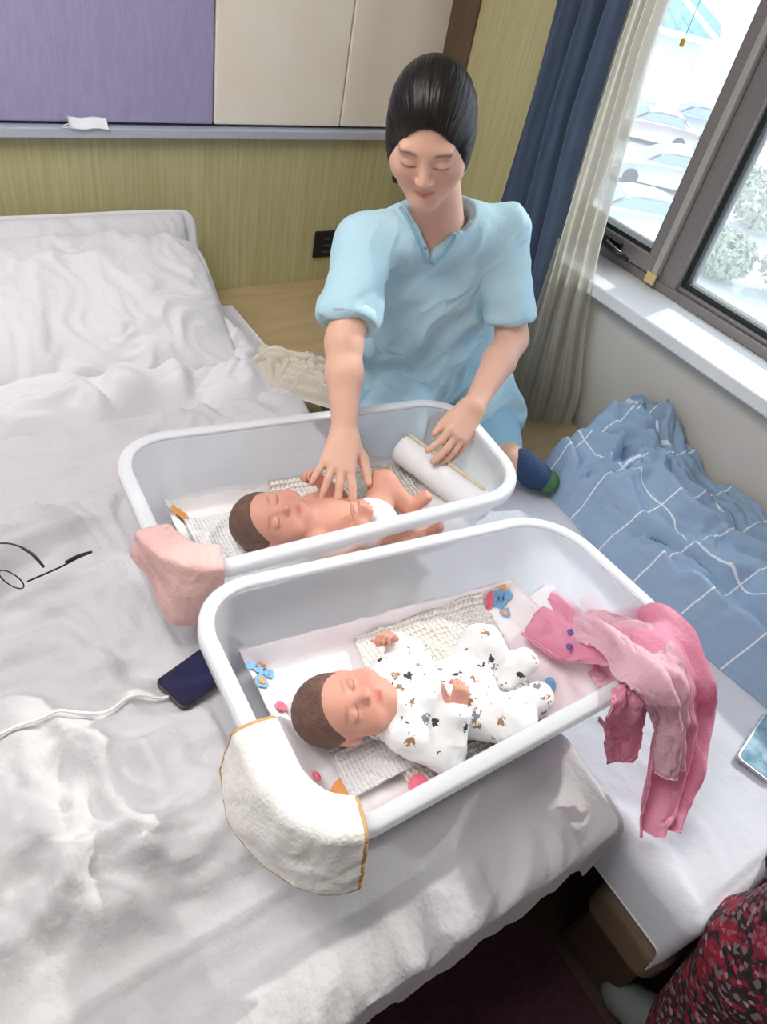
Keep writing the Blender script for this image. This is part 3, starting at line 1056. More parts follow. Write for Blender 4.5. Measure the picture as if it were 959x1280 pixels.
n.links.new(nz.outputs['Fac'], rp.inputs[0])
mc = N(n, 'ShaderNodeMixRGB'); n.links.new(acc.outputs[0], mc.inputs[0]); n.links.new(rp.outputs[0], mc.inputs[1]); mc.inputs[2].default_value = rgb('#e4ebf2')
n.links.new(mc.outputs[0], b.inputs['Base Color'])
nb = N(n, 'ShaderNodeTexNoise', i_Scale=160.0); bp = N(n, 'ShaderNodeBump', i_Strength=0.25, i_Distance=0.01)
n.links.new(nb.outputs['Fac'], bp.inputs['Height']); n.links.new(bp.outputs[0], b.inputs['Normal'])
n.links.new(b.outputs[0], out.inputs[0])
M_quilt = m
le = np.array([W(u_, v_, z=0.48)[:2] for u_, v_ in ((668, 590), (700, 622), (760, 690), (850, 782), (959, 872), (1040, 950))])
nu, nv = 230, 110
yy = np.linspace(1.0, 0.0, nu)
o_ = np.argsort(le[:, 1])
xl = np.interp(yy, le[o_, 1], le[o_, 0])
xl = np.convolve(np.pad(xl, 6, mode='edge'), np.ones(13) / 13, 'valid')
Yg, Vg = np.meshgrid(yy, np.linspace(0, 1, nv), indexing='ij')
Xg = xl[:, None] + (1.735 - xl[:, None]) * Vg
fl = p3(Xg, Yg)
wrp = np.stack([fbm(fl * 4, 2), fbm(fl * 4 + 5, 2), 0 * fl[:, 0]], 1)
rf = ridge(fl * np.array([9, 2.0, 1]) + 1.3 * wrp, 3).reshape(Xg.shape)
rc = ridge(fl * np.array([5, 7, 1]) + 2.0 * wrp + 40, 2).reshape(Xg.shape)
ed = np.sin(np.clip(Vg * 7, 0, 1) * math.pi / 2) * sstep(1.005, .96, Yg)
head_ = sstep(.55, .95, Yg)
Zg = CZ + .008 + ed * (.022 + .028 * sstep(0, .5, Vg) + +.036 * rf + .034 * rc * (.4 + head_) + .03 * head_ * sstep(.1, .5, Vg) + .02 * fbm(fl * 3, 2).reshape(Xg.shape))
vl = ridge(fl * np.array([5.5, .9, 1]) + 1.0 * wrp + 3, 1, 5.0).reshape(Xg.shape)
vc = ridge(fl * np.array([4, 5, 1]) + 1.3 * wrp + 70, 1, 5.0).reshape(Xg.shape)
Zg = np.maximum(Zg + ed * (.030 - .034 * vl - .020 * vc * head_), CZ + .008)
# raised end fold against the wall
Zg += .05 * np.exp(-((Xg - 1.70) / .06) ** 2 - ((Yg - .84) / .06) ** 2)
Xo = Xg + ed * .006 * wrp[:, 0].reshape(Xg.shape) * 3
uvq = np.stack([Yg / .135 + .10 * wrp[:, 0].reshape(Xg.shape) * 2 + Vg * .4, Xg / .19 + .12 * wrp[:, 1].reshape(Xg.shape) * 2 + .3], 2)
q = grid_obj('quilt', np.stack([np.minimum(Xo, 1.74), Yg + 0.05 * (Vg - .5) * head_, Zg], 2), M_quilt, None, uv=uvq, thick=-0.004)
tag(q, 'rumpled denim-blue quilt with thin white check lines on the cot', 'quilt')

# ================================================================== TUBS
M_tub = plastic_clear('cloudy_plastic', '#f8fbfd', 0.60, 0.2, 0.42)
M_rim = plastic_clear('cloudy_plastic_rim', '#fafcfe', 0.28, 0.2, 0.24)
RIMZ = 0.752


def rounded(corners, r, nc=14, ne=26):
    C = [np.array(c, float) for c in corners]
    pts = []
    n = len(C)
    for i in range(n):
        p, c, q = C[i - 1], C[i], C[(i + 1) % n]
        a = (p - c) / np.linalg.norm(p - c); b = (q - c) / np.linalg.norm(q - c)
        s, e = c + a * r, c + b * r
        t = np.linspace(0, 1, nc)[:, None]
        arcp = (1 - t) ** 2 * s + 2 * t * (1 - t) * (c + (a + b) * r * 0.12) + t ** 2 * e
        pts.append(arcp)
        nx_ = C[(i + 1) % n]
        e2 = nx_ + (c - nx_) / np.linalg.norm(c - nx_) * r
        t = np.linspace(0, 1, ne)[1:-1, None]
        pts.append(e + (e2 - e) * t)
    return np.concatenate(pts)


class Tub:
    def __init__(self, corners, label, z0):
        self.c = [np.array(c, float) for c in corners]      # FL, FR, BR, BL counter-clockwise
        o = rounded(self.c, 0.105)
        self.o = o
        t = np.roll(o, -1, 0) - np.roll(o, 1, 0)
        t /= np.linalg.norm(t, axis=1)[:, None]
        self.nrm = np.stack([t[:, 1], -t[:, 0]], 1)
        L = np.concatenate([[0], np.cumsum(np.linalg.norm(np.roll(o, -1, 0) - o, axis=1))])
        self.L = L
        cen = o.mean(0)
        self.obj = thing('bassinet_tub', (cen[0], cen[1], z0), label, 'bassinet')
        def ring(ins, z):
            return np.concatenate([o - self.nrm * ins, np.full((len(o), 1), z)], 1)
        # wall shell: outer going up, inner going down
        wall = [ring(.066, z0), ring(.060, z0 + .004), ring(.056, z0 + .02), ring(.022, RIMZ - .012), ring(.020, RIMZ - .006),
                ring(.024, RIMZ - .006), ring(.027, RIMZ - .014), ring(.060, z0 + .022), ring(.068, z0 + .006)]
        n = len(o)
        V = np.concatenate(wall); F = []
        for i in range(len(wall) - 1):
            for j in range(n):
                k = (j + 1) % n
                F.append((i * n + j, i * n + k, (i + 1) * n + k, (i + 1) * n + j))
        F.append(tuple(range(n))[::-1]); F.append(tuple((len(wall) - 1) * n + j for j in range(n)))
        mesh_obj('basin', V, F, M_tub, self.obj)
        rim = [ring(.025, RIMZ - .007), ring(.025, RIMZ - .001), ring(.022, RIMZ), ring(.005, RIMZ), ring(.001, RIMZ - .003), ring(.0, RIMZ - .008), ring(.0, RIMZ - .022),
               ring(.004, RIMZ - .022), ring(.005, RIMZ - .008)]
        grid_obj('rim', np.stack(rim, 1), M_rim, self.obj, closed_u=True, closed_v=True)
        self.z0 = z0

    def at(self, s):
        """outline point and outward normal at arclength s (from the front-left corner arc start)"""
        L = self.L[-1]
        s = np.asarray(s) % L
        oo = np.concatenate([self.o, self.o[:1]]); nn = np.concatenate([self.nrm, self.nrm[:1]])
        P = np.stack([np.interp(s, self.L, oo[:, k]) for k in (0, 1)], -1)
        Nn = np.stack([np.interp(s, self.L, nn[:, k]) for k in (0, 1)], -1)
        return P, Nn / np.linalg.norm(Nn, axis=-1)[..., None]

    def near(self, p):
        d = np.linalg.norm(self.o - np.array(p), axis=1)
        return self.L[np.argmin(d)]

    def span(self, p, q):
        """arclengths p -> q going counter-clockwise the short way"""
        a, b = self.near(p), self.near(q)
        L = self.L[-1]
        if b < a:
            b += L
        if b - a > L / 2:
            b -= L
        return a, b

    def inside(self, u, v, ins=.075):
        """bilinear point inside the floor, u,v in 0..1 (left-right, front-back)"""
        c = self.c
        cen = sum(c) / 4
        q = [p + (cen - p) / np.linalg.norm(cen - p) * ins * 1.35 for p in c]
        return (1 - u)[..., None] * ((1 - v)[..., None] * q[0] + v[..., None] * q[3]) + u[..., None] * ((1 - v)[..., None] * q[1] + v[..., None] * q[2])


tubA = Tub([(0.245, 0.735), (1.005, 0.690), (1.045, 1.035), (0.262, 1.125)], 'cloudy plastic baby tub next to the blue-clad person with a rolled towel inside', 0.557)
tubB = Tub([(0.238, 0.252), (1.02, 0.250), (1.00, 0.635), (0.255, 0.722)], 'cloudy plastic baby tub with pink clothes hung over one corner', 0.557)


def waffle_mat(name, col, sx=90.0, strength=0.5):
    m, n, out = new_mat(name)
    b = N(n, 'ShaderNodeBsdfPrincipled'); b.inputs['Base Color'].default_value = rgb(col); b.inputs['Roughness'].default_value = 0.85
    a = N(n, 'ShaderNodeAttribute', attribute_name='cloth_uv')
    s = N(n, 'ShaderNodeSeparateXYZ'); n.links.new(a.outputs['Vector'], s.inputs[0])
    pr_ = None
    for c_ in ('X', 'Y'):
        mu = N(n, 'ShaderNodeMath', operation='MULTIPLY'); mu.inputs[1].default_value = sx * 2 * math.pi
        n.links.new(s.outputs[c_], mu.inputs[0])
        sn = N(n, 'ShaderNodeMath', operation='SINE'); n.links.new(mu.outputs[0], sn.inputs[0])
        ab = N(n, 'ShaderNodeMath', operation='ABSOLUTE'); n.links.new(sn.outputs[0], ab.inputs[0])
        if pr_ is None:
            pr_ = ab
        else:
            x = N(n, 'ShaderNodeMath', operation='MULTIPLY'); n.links.new(pr_.outputs[0], x.inputs[0]); n.links.new(ab.outputs[0], x.inputs[1]); pr_ = x
    bp = N(n, 'ShaderNodeBump', i_Strength=strength, i_Distance=0.004)
    n.links.new(pr_.outputs[0], bp.inputs['Height']); n.links.new(bp.outputs[0], b.inputs['Normal'])
    n.links.new(b.outputs[0], out.inputs[0])
    return m


M_waffle = waffle_mat('embossed_pad', '#ece6de', 45.0, 1.0)
M_waffleW = waffle_mat('embossed_white_pad', '#eeedee', 60.0, 0.6)
M_liner = pmat('white_liner', '#eeebec', 0.85, bump=0.2, bscale=60)
M_print = pmat('printed_liner', '#f1eef0', 0.85, '#f5e8ec', 7.0, bump=0.15, bscale=60)


def pad(name, label, cat, tub, u0, u1, v0, v1, z, mat, seed, amp=.006, rise=.03, rot=0.0, nn=80, skew=0.0):
    U, Vv = np.meshgrid(np.linspace(0, 1, nn), np.linspace(0, 1, nn), indexing='ij')
    uu = u0 + (u1 - u0) * U + skew * (Vv - .5); vv = v0 + (v1 - v0) * Vv + rot * (U - .5)
    P2 = tub.inside(np.clip(uu, 0.0, 1.0), np.clip(vv, 0.0, 1.0))
    fl = p3(P2[..., 0] + seed, P2[..., 1])
    wrp = np.stack([fbm(fl * 6, 2), fbm(fl * 6 + 5, 2), 0 * fl[:, 0]], 1)
    r1 = ridge(fl * np.array([9, 7, 1]) + 1.6 * wrp, 2).reshape(U.shape)
    ew = np.maximum(sstep(.93, 1.0, np.maximum(uu, 1 - uu)), sstep(.90, 1.0, np.maximum(vv, 1 - vv)))
    Z = z + amp * r1 + amp * .8 * wrp[:, 1].reshape(U.shape) + rise * ew
    o = grid_obj(name, np.concatenate([P2, Z[..., None]], 2), mat, None, uv=np.stack([uu * .65, vv * .35], 2), thick=-0.0015)
    tag(o, label, cat)
    o_pts = np.concatenate([P2, Z[..., None]], 2).reshape(-1, 3)
    return o, o_pts


def zat(pts, x, y):
    d = (pts[:, 0] - x) ** 2 + (pts[:, 1] - y) ** 2
    k = np.argpartition(d, 8)[:8]
    return pts[k, 2].max()


linA, lpA = pad('tub_liner', 'plain white liner sheet in the tub beside the blue-clad person', 'liner', tubA, 0, 1, 0, 1, .578, M_liner, 1.0, .006, .035)
padA, ppA = pad('changing_pad', 'cream embossed changing pad under the hands of the blue-clad person', 'pad', tubA, .36, .93, .12, .97, .592, M_waffle, 2.0, .006, .02, rot=-.03, skew=.03)
padA2, _ = pad('changing_pad', 'white embossed changing pad under the bare baby\'s head', 'pad', tubA, .04, .37, .10, .78, .594, M_waffleW, 6.0, .008, .012)
linB, lpB = pad('tub_liner', 'white liner sheet printed with blue elephants', 'liner', tubB, 0, 1, 0, 1, .578, M_print, 3.0, .006, .035)
padB, ppB = pad('changing_pad', 'cream embossed changing pad under the baby in printed clothes', 'pad', tubB, .30, .80, .06, .95, .592, M_waffle, 4.0, .009, .015, rot=.05, skew=.12)
padB2, ppB2 = pad('changing_pad', 'thin white cloth under the head of the baby in printed clothes', 'pad', tubB, .10, .36, .15, .72, .594, M_waffleW, 5.0, .009, .004)


def disc(c, rx, ry, ang, n=20):
    a = np.linspace(0, 2 * math.pi, n, endpoint=False)
    x = rx * np.cos(a); y = ry * np.sin(a)
    return [(c[0] + math.cos(ang) * p - math.sin(ang) * q, c[1] + math.sin(ang) * p + math.cos(ang) * q) for p, q in zip(x, y)]


M_eleph = pmat('print_blue', '#86b7e2', 0.85)
M_ear = pmat('print_pink', '#f0788f', 0.85)
M_orange = pmat('print_orange', '#f3a860', 0.85)
M_dark = pmat('print_dark', '#3b3d46', 0.85)


def decal(name, shapes, mat, parent, pts, lift=.0022):
    V = []; F = []
    for s in shapes:
        n0 = len(V)
        m_ = len(s)
        cx_ = sum(p[0] for p in s) / m_; cy_ = sum(p[1] for p in s) / m_
        V.append((cx_, cy_, zat(pts, cx_, cy_) + lift))
        for fr_ in (.35, .7, 1.0):
            for (x, y) in s:
                x_, y_ = cx_ + (x - cx_) * fr_, cy_ + (y - cy_) * fr_
                V.append((x_, y_, zat(pts, x_, y_) + lift))
        for i in range(m_):
            j = (i + 1) % m_
            F.append((n0, n0 + 1 + i, n0 + 1 + j))
            for r_ in (0, 1):
                p_, q_ = n0 + 1 + r_ * m_, n0 + 1 + (r_ + 1) * m_
                F.append((p_ + i, q_ + i, q_ + j, p_ + j))
    return mesh_obj(name, V, F, mat, parent)


def elephant(u, v, s, ang, par, pts):
    c = W(u, v, z=.595)[:2]
    def L(x, y):
        return (c[0] + s * (math.cos(ang) * x - math.sin(ang) * y), c[1] + s * (math.sin(ang) * x + math.cos(ang) * y))
    decal('elephant_print', [disc(L(0, .6), .62 * s, .55 * s, ang), disc(L(0, -.55), .5 * s, .6 * s, ang), disc(L(-.75, .7), .28 * s, .38 * s, ang), disc(L(.75, .7), .28 * s, .38 * s, ang)], M_eleph, par, pts)
    decal('orange_print', [disc(L(.15, 1.2), .35 * s, .18 * s, ang)], M_orange, par, pts, .0038)
    decal('orange_print', [disc(L(0, -.55), .26 * s, .32 * s, ang)], M_orange, par, pts, .0038)
    decal('eye_print', [disc(L(-.25, .65), .07 * s, .1 * s, ang, 10), disc(L(.25, .65), .07 * s, .1 * s, ang, 10)], M_dark, par, pts, .0050)


elephant(326, 852, .025, -.35, linB, lpB)
elephant(630, 756, .022, -.2, linB, lpB)
for (u, v, r, m_) in ((672, 782, .016, M_ear), (690, 852, .013, M_eleph), (655, 812, .010, M_eleph), (612, 752, .010, M_ear), (428, 985, .018, M_orange), (352, 884, .010, M_ear), (395, 975, .008, M_ear), (520, 985, .016, M_ear)):
    c = W(u, v, z=.597)[:2]
    decal('colour_print', [disc(c, r * 1.3, r * .9, .6)], m_, linB, np.concatenate([lpB, ppB[::3]]), .004)
c = W(226, 650, z=.59)[:2]
decal('colour_print', [disc(c, .018, .022, 0), disc(c + np.array([.012, -.02]), .012, .012, 0)], M_orange, linA, lpA, .004)

# folded white wipe in the far corner of the pink-clothes tub
pw = [W(658, 748, z=.612), W(690, 728, z=.618), W(712, 766, z=.612), W(675, 780, z=.604)]
U, Vv = np.meshgrid(np.linspace(0, 1, 12), np.linspace(0, 1, 12), indexing='ij')
P = (1 - U)[..., None] * ((1 - Vv)[..., None] * pw[0] + Vv[..., None] * pw[3]) + U[..., None] * ((1 - Vv)[..., None] * pw[1] + Vv[..., None] * pw[2])
P[..., 2] += .012 * np.sin(U * 2.6) * (1 - Vv)
tag(grid_obj('folded_wipe', P, M_paper, None, thick=.003), 'folded white paper wipe beside the pink clothes in the tub', 'wipe')

# rolled towel at the foot of the tub beside the nurse
ra, rb = W(502, 562, z=.645), W(596, 632, z=.645)
rl = thing('rolled_towel', ((ra + rb) / 2 - np.array([0, 0, .04])), 'rolled white towel with cream edging lying in the tub beside the blue-clad person', 'towel')
ax_ = (rb - ra); Lr = np.linalg.norm(ax_); ax_ /= Lr
up_ = np.array([0, 0, 1.0]); sd_ = np.cross(ax_, up_); sd_ /= np.linalg.norm(sd_)
th = np.linspace(0, 2 * math.pi * 2.6, 150); tt = np.linspace(0, 1, 40)
Tg_, Hg = np.meshgrid(tt, th, indexing='ij')
rad = .012 + .028 * (Hg / th[-1]) + .0025 * noise(p3(Tg_ * 9, Hg * .6, 3.0)).reshape(Hg.shape)
P = ra + Tg_[..., None] * ax_ * Lr * 1.0 + (rad * np.cos(Hg))[..., None] * sd_ + (rad * np.sin(Hg))[..., None] * up_
roll = grid_obj('roll', P, M_cream if False else M_paper, rl, thick=.002)
M_gold = pmat('cream_edging', '#d9cda8', 0.8)
M_dot = pmat('grey_print', '#8d9088', 0.9)
tube('edging', [ra + t_ * ax_ * Lr + .042 * (math.cos(1.9) * sd_ + math.sin(1.9) * up_) for t_ in np.linspace(0, 1, 20)], .0035, M_gold, rl, 8)
# soft rounded end cap: towel corner folded over
U, Vv = np.meshgrid(np.linspace(0, math.pi, 20), np.linspace(0, 2 * math.pi, 28, endpoint=False), indexing='ij')
P = rb + .0 * ax_ + (np.sin(U) * np.cos(Vv) * .040)[..., None] * sd_ + (np.sin(U) * np.sin(Vv) * .038)[..., None] * up_ + (np.cos(U) * .03)[..., None] * ax_
grid_obj('folded_end', P, M_paper, rl, closed_v=True)


# ------------------------------------------------------------------ cloths draped on the tub rims
def drape(tub, s0, s1, inner, outer, puff, fold, seed, nu=90, nv=70, round_ends=0.0, tilt=0.0):
    """surface over the rim between arclengths s0..s1; inner/outer hanging lengths; puff = outward bulge"""
    s = np.linspace(s0, s1, nu)
    P, Nn = tub.at(s)
    tq = np.linspace(0, 1, nu)
    endc = 1 - round_ends * (np.abs(2 * tq - 1) ** 3)
    li = (inner(tq) if callable(inner) else inner) * endc
    lo_ = (outer(tq) if callable(outer) else outer) * endc
    v = np.linspace(0, 1, nv)
    G = np.zeros((nu, nv, 3))
    for j, vv in enumerate(v):
        w = -li + (li + lo_) * vv                       # signed length, 0 at the rim's outer edge
        ins = np.where(w < 0, np.minimum(-w, .04), 0)
        dz_in = np.where(w < 0, np.maximum(-w - .04, 0), 0)
        ins = ins + dz_in * .15
        down = np.maximum(w, 0)
        outw = puff * np.sin(np.clip(down / .10, 0, 1) * 1.5) + .010
        f = fold * sstep(0, .08, down) * np.sin(tq * 9 + seed + 1.5 * vv) + .006 * noise(np.stack([tq * 6, np.full(nu, vv * 5), np.full(nu, seed)], 1)) + .002 * ridge(np.stack([tq * 7 + seed, np.full(nu, vv * 4), np.full(nu, seed)], 1), 2)
        o = -ins + np.where(w > 0, outw + f * .8, .010 * sstep(-.03, 0, w))
        zz = RIMZ + .006 + puff * .9 * np.exp(-((w + .012) / .045) ** 2) - dz_in - np.where(w > 0, np.maximum(down - .012, 0), 0) + np.where(w <= 0, np.abs(f) * .6, 0)
        G[:, j, :2] = P + Nn * o[:, None]
        G[:, j, 2] = zz
    return G


# white padded mitt-like cover with gold piping over the front-left corner of tub B
M_fleece = pmat('white_fleece', '#eeece8', 0.95, '#e6e2da', 25, bump=0.3, bscale=160, sheen=0.4)
M_pipe = pmat('tan_piping', '#c29a62', 0.7)
sA, sB = tubB.span((0.245, 0.44), (0.318, 0.25))
G = drape(tubB, sA, sB, lambda t: .050 + .006 * np.sin(t * 5), lambda t: .095 + .015 * np.sin(t * 3.0), .022, .006, 4.0, round_ends=.15)
cv_ = thing('corner_cover', (0.24, 0.27, .66), 'white fleece cover with tan piping pulled over the tub corner', 'cover')
grid_obj('fleece', G, M_fleece, cv_, thick=.005)
edge = np.concatenate([G[0, :], G[:, -1], G[-1, ::-1]])
tube('piping', edge[::2], .0055, M_pipe, cv_, 8)
tube('piping', G[::2, 0], .0030, M_pipe, cv_, 8)

# dusty pink cloth over the front-left corner of tub A
M_pinkA = pmat('dusty_pink_cotton', '#f3cdc7', 0.85, '#efc4be', 8, bump=0.25, bscale=120, transl=0.2)
sA, sB = tubA.span((0.252, 0.845), (0.330, 0.73))
G = drape(tubA, sA, sB, lambda t: .050, lambda t: .060 + .07 * sstep(.0, .6, t) - .02 * sstep(.8, 1, t), .012, .012, 1.0)
pa = thing('pink_cloth', (0.25, 0.75, .65), 'dusty pink cotton cloth wrapped over the tub corner', 'cloth')
grid_obj('cloth', G, M_pinkA, pa, thick=.003)
tube('hem', G[::2, -1], .0022, M_pinkA, pa, 6)

# pink baby clothes over the front-right corner of tub B
M_pink = pmat('pink_knit', '#fab8cf', 0.8, '#f8adc7', 14, bump=0.25, bscale=150, transl=0.35)
M_pinkL = pmat('pale_pink_lining', '#f9cfdc', 0.8, bump=0.2, bscale=150, transl=0.3)
pk = thing('pink_romper', (0.95, 0.27, .56), 'bright pink baby romper hung over the corner of the tub', 'baby clothes')


def ribbon(name, rows, mat, folds, amp, seed, nu=60, nv=110, thick=.004, bulge=.0):
    """rows: (leftpx, rightpx, zL, zR) guide rows; rippled cloth between them"""
    A = np.array([W(*r[0], z=r[2]) for r in rows]); B = np.array([W(*r[1], z=r[3]) for r in rows])
    a = smooth_path(A, nv); b = smooth_path(B, nv)
    u = np.linspace(0, 1, nu)
    P = a[None] + (b - a)[None] * u[:, None, None]
    du = np.gradient(P, axis=0); dv = np.gradient(P, axis=1)
    nn = np.cross(du, dv); nn /= np.linalg.norm(nn, axis=2)[..., None] + 1e-9
    nn = np.where((nn[..., 2:3] < 0), -nn, nn)
    Ug, Vg = np.meshgrid(u, np.linspace(0, 1, nv), indexing='ij')
    w = np.sin(Ug * folds * 2 * math.pi + 2.5 * noise(p3(Ug * 2, Vg * 3, seed)).reshape(Ug.shape) + seed)
    rr = ridge(p3(Ug * 3 + seed, Vg * 6, seed) + .8 * np.stack([fbm(p3(Ug * 3, Vg * 5, seed), 2)] * 3, 1), 2).reshape(Ug.shape)
    off = amp * (w + .8 * (rr - .4)) + bulge * np.sin(Ug * math.pi)
    P = P + nn * off[..., None]
    return grid_obj(name, P, mat, pk, thick=thick)


ribbon('body', [((648, 800), (690, 748), .605, .605), ((700, 832), (742, 772), .610, .625), ((745, 838), (800, 768), .66, .70), ((790, 848), (842, 772), .772, .775),
                ((806, 872), (880, 850), .755, .725), ((806, 930), (884, 880), .66, .645), ((797, 1000), (868, 975), .555, .555), ((793, 1038), (842, 1036), .505, .505)], M_pink, 2.0, .011, 2.0, bulge=.012)
ribbon('sleeve', [((716, 800), (742, 765), .64, .645), ((752, 812), (792, 782), .70, .72), ((770, 845), (830, 800), .765, .79), ((800, 866), (850, 838), .785, .785),
                  ((818, 905), (852, 890), .715, .715), ((818, 965), (846, 955), .62, .62)], M_pinkL, 1.4, .009, 5.0, bulge=.014)
ribbon('sleeve', [((764, 860), (800, 842), .762, .762), ((756, 885), (806, 866), .748, .748), ((752, 915), (800, 905), .67, .67), ((756, 948), (792, 942), .60, .60)], M_pink, 1.2, .006, 8.0, bulge=.010)
ribbon('hood', [((735, 846), (770, 800), .612, .63), ((752, 862), (800, 820), .63, .68), ((768, 862), (820, 822), .72, .75), ((785, 856), (835, 830), .768, .772)], M_pinkL, 1.5, .008, 3.0, bulge=.01)
M_red = pmat('red_print', '#e8323c', 0.7)
M_pur = pmat('purple_print', '#6a5fae', 0.8)
for (u, v, z_, r, m_) in ((747, 779, .672, .007, M_red), (714, 790, .645, .007, M_pur), (712, 808, .64, .006, M_pur)):
    p_ = W(u, v, z=z_)
    bm = bmesh.new(); bmesh.ops.create_uvsphere(bm, u_segments=14, v_segments=8, radius=r, matrix=Matrix.Translation(p_) @ Matrix.Diagonal((1.2, 1, .5, 1))); bm_obj('applique', bm, m_, pk, True)
p_ = W(735, 753, z=.645)
bm = bmesh.new(); bmesh.ops.create_uvsphere(bm, u_segments=20, v_segments=10, radius=.018, matrix=Matrix.Translation(p_) @ Matrix.Diagonal((1.1, .8, .4, 1))); bm_obj('tab', bm, M_pinkL, pk, True)


# ================================================================== FIGURES
def head_sdf(f, C, R, s=1.0, baby=False):
    C = np.array(C, float)
    def P(x, y, z):
        return C + R @ (np.array([x, y, z]) * s)
    def el(c, r, k=.012, op='add'):
        f.ell(P(*c), np.array(r) * s, R, k * s, op)
    def cn(a, b, r1, r2, k=.008, op='add'):
        f.cone(P(*a), P(*b), r1 * s, r2 * s, k * s, op)
    if baby:
        el((0, -.015, .028), (.083, .100, .085))
        el((0, .022, -.030), (.070, .064, .072), .03)
        for q in (-1, 1):
            el((q * .040, .050, -.048), (.034, .030, .034), .03)
        el((0, .058, -.088), (.026, .022, .02), .025)
        cn((0, .082, -.008), (0, .096, -.024), .006, .011, .012)
        for q in (-1, 1):
            el((q * .011, .088, -.028), (.008, .008, .007), .006)
            el((q * .033, .086, .002), (.017, .012, .010), .010, 'sub')
            el((q * .033, .072, .000), (.019, .015, .013), .006)
            el((q * .080, -.010, -.012), (.010, .022, .030), .008)
    else:
        el((0, -.014, .030), (.074, .094, .086))
        el((0, .018, -.030), (.066, .066, .082), .03)
        for q in (-1, 1):
            el((q * .042, .044, -.030), (.029, .028, .032), .03)
            cn((q * .053, .000, -.070), (q * .012, .060, -.100), .020, .017, .03)
        el((0, .062, -.100), (.025, .017, .017), .02)
        cn((-.040, .072, .022), (.040, .072, .022), .010, .010, .02)
        cn((0, .082, .008), (0, .098, -.030), .0060, .0098, .012)
        for q in (-1, 1):
            el((q * .0112, .089, -.036), (.0075, .009, .0068), .006)
            el((q * .032, .094, .002), (.018, .014, .010), .012, 'sub')
            el((q * .031, .070, -.001), (.0185, .0155, .0135), .005)
            cn((q * .021, .0690, -.0665), (0, .0800, -.0635), .0030, .0055, .006)
            cn((q * .019, .0690, -.0690), (0, .0785, -.0735), .0030, .0062, .006)
            el((q * .076, -.010, -.012), (.010, .021, .031), .008)
        cn((-.019, .0815, -.0682), (.019, .0815, -.0682), .0020, .0020, .003, 'sub')
    if baby:
        cn((-.016, .080, -.058), (.016, .080, -.058), .005, .005, .006)
        cn((-.014, .078, -.068), (.014, .078, -.068), .006, .006, .006)
        cn((-.016, .087, -.063), (.016, .087, -.063), .0025, .0025, .003, 'sub')


def face_cols(V, C, R, s, skin, lip, brow, baby=False):
    q = ((V - np.array(C)) @ R) / s
    col = np.tile(np.array(skin)[None], (len(V), 1))
    x, y, z = np.abs(q[:, 0]), q[:, 1], q[:, 2]
    fr = sstep(.035, .06, y) * (np.linalg.norm(q, axis=1) < .16)
    def mixc(w, c):
        nonlocal col
        w = np.clip(w, 0, 1)[:, None]
        col = col * (1 - w) + np.array(c)[None] * w
    # cheeks, nose tip slightly redder
    mixc(.22 * fr * np.exp(-((x - .038) / .020) ** 2 - ((z + .036) / .020) ** 2), lip)
    mixc(.15 * fr * np.exp(-(x / .014) ** 2 - ((z + .032) / .014) ** 2), lip)
    if baby:
        mixc(.8 * fr * np.exp(-(x / .017) ** 4 - ((z + .063) / .010) ** 2), lip)
        zz = z - (-.004 + 3 * (x - .033) ** 2 * 4)
        mixc(.8 * fr * np.exp(-((x - .033) / .017) ** 4 - (zz / .0022) ** 2), brow)
        mixc(.35 * fr * np.exp(-((x - .034) / .018) ** 4 - ((z - .022) / .004) ** 2), brow)
    else:
        mixc(.75 * fr * np.exp(-(x / .021) ** 4 - ((z + .0690) / .0075) ** 4), lip)
        mixc(.7 * fr * np.exp(-(x / .022) ** 4 - ((z + .0682 - 2.5 * x ** 2) / .0014) ** 2), (.22, .07, .06))
        zz = z - (-.0075 + 9 * (x - .031) ** 2)
        mixc(.95 * fr * np.exp(-((x - .032) / .0165) ** 6 - (zz / .0022) ** 2), brow)
        zz = z - (.024 - 8 * (x - .036) ** 2)
        mixc(.75 * fr * np.exp(-((x - .035) / .019) ** 6 - (zz / .0038) ** 2), brow)
        mixc(.6 * fr * np.exp(-((x - .0085) / .0028) ** 2 - ((z + .0435) / .002) ** 2), (.2, .06, .05))
    return col


